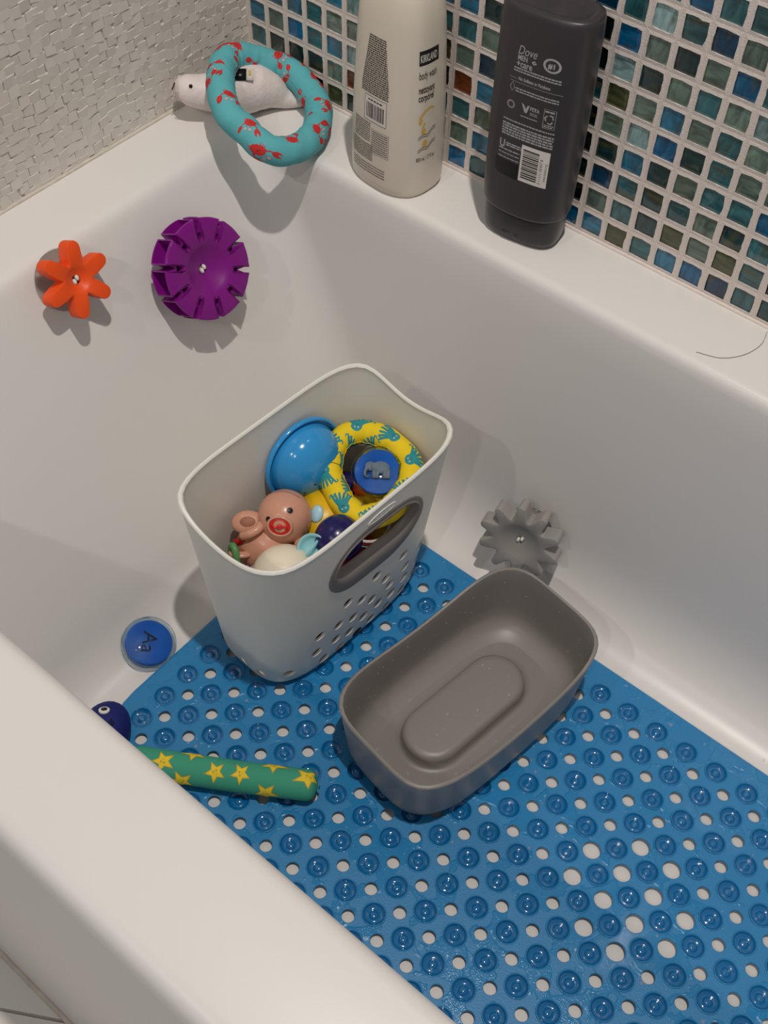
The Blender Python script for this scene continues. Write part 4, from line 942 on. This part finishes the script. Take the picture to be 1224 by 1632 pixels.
# ------------------------------------------------------------------ water drops and small marks
rd = random.Random(21)
def drops(name, label, pts, parent=None):
    V, F = [], []
    for (p, r, n, st_) in pts:
        v, f = lathe(p, n, [(r, 0), (r*.88, r*.16), (r*.5, r*.28), (0, r*.32)], 10, sx=1, sy=st_); k = len(V); V += v; F += [tuple(i+k for i in q) for q in f]; F.append(tuple(range(k, k+10)))
    o = mk(name, (V, F), 'water', parent); o['kind'] = 'stuff'
    if label: tag(o, label, 'water')
    return o
pts = []
for k in range(60):
    x, y = rd.uniform(-5.4, 5.4), rd.uniform(-10.2, 10.2); rot = R(-8)
    if (abs(x)/5.3)**3.4+(abs(y)/10.4)**3.4 > 1: continue
    onb = (abs(x) < 2.3 and abs(y) < 6.3); z = 2.2 if onb else .62
    if not onb and abs(x) < 3.9 and abs(y) < 8: continue
    pts.append(((54.2+x*cos(rot)-y*sin(rot), -29.6+x*sin(rot)+y*cos(rot), TZ+z+.02), rd.uniform(.06, .22), (0, 0, 1), rd.uniform(1, 1.7)))
for k in range(110):
    a = rd.uniform(0, 2*pi); z = rd.uniform(2.5, 7.6); rg = trayring(z, .34, 1.2*max(0, (z-3)/6)); i = int(a/(2*pi)*96) % 96; p = rg[i]; c_ = Vector((54.35, -29.4, p.z)); nrm = (c_-p).normalized()
    t_ = rg[(i+2) % 96]-rg[i-2]; nrm = Vector((t_.y, -t_.x, 0)).normalized(); nrm = nrm if nrm.dot(c_-p) > 0 else -nrm
    pts.append((p, rd.uniform(.04, .13), (nrm.x, nrm.y, .05), rd.uniform(1, 1.6)))
drops('water_drops', 'clear water drops clinging to the inside of the taupe tray', pts)
pts = []
for k in range(900):
    x, y = rd.uniform(29, 92), rd.uniform(-53, -17); r_ = rd.uniform(.03, .09) if rd.random() < .85 else rd.uniform(.1, .2)
    gx = ((x-mx0)/px) % 1; gy = ((my0-y)/py) % 1
    d1 = min(math.hypot((gx-a)*px, (gy-b_)*py) for a in (0, 1) for b_ in (0, 1)); d2 = math.hypot((gx-.5)*px, (gy-.5)*py)
    if d1 < 1.15 or d2 < .62+r_ or (sin(x*.23+1)+sin(y*.31+x*.1)) < -.2: continue
    pts.append(((x, y, MT+.01), r_, (0, 0, 1), rd.uniform(1, 1.5)))
drops('water_drops', 'clear water drops scattered on the blue bath mat', pts)
pts = [((x, y, z), r_, (0, -.2, 1), 1.2) for x, y, z, r_ in [(66.3, -13.3, -34.35, .2), (78.0, -14.2, -34.75, .22), (79.0, -14.6, -34.8, .3), (80.0, -13.0, -34.3, .2), (62.5, -12.9, -34.1, .15), (77, -12.9, -34.2, .12)]]
drops('water_drops', 'few clear water drops on the white tub floor beyond the mat', pts)
hr = mk('hair', tube(catmull([(57.3, -6.6, .04), (59.2, -5.9, .05), (60.5, -4.3, .06), (61.0, -2.3, .08), (60.7, -.8, .3)], 8, False), .018, 5), 'hair'); tag(hr, 'single dark hair lying on the tub rim by the mosaic', 'hair')
for o in bpy.data.objects:
    if '_o' in o: del o['_o']
for o in bpy.data.objects:
    if o.parent: continue
    if o.name.startswith('suction_cog'): o['group'] = 'suction cogs stuck to the tub walls'
    if o.name.startswith('dive_ring'): o['group'] = 'fabric dive rings'
    if o.name.startswith('dome_toy'): o['group'] = 'clear domed blue discs'
    if o.name.startswith('water_drops'): o['group'] = 'water drops'
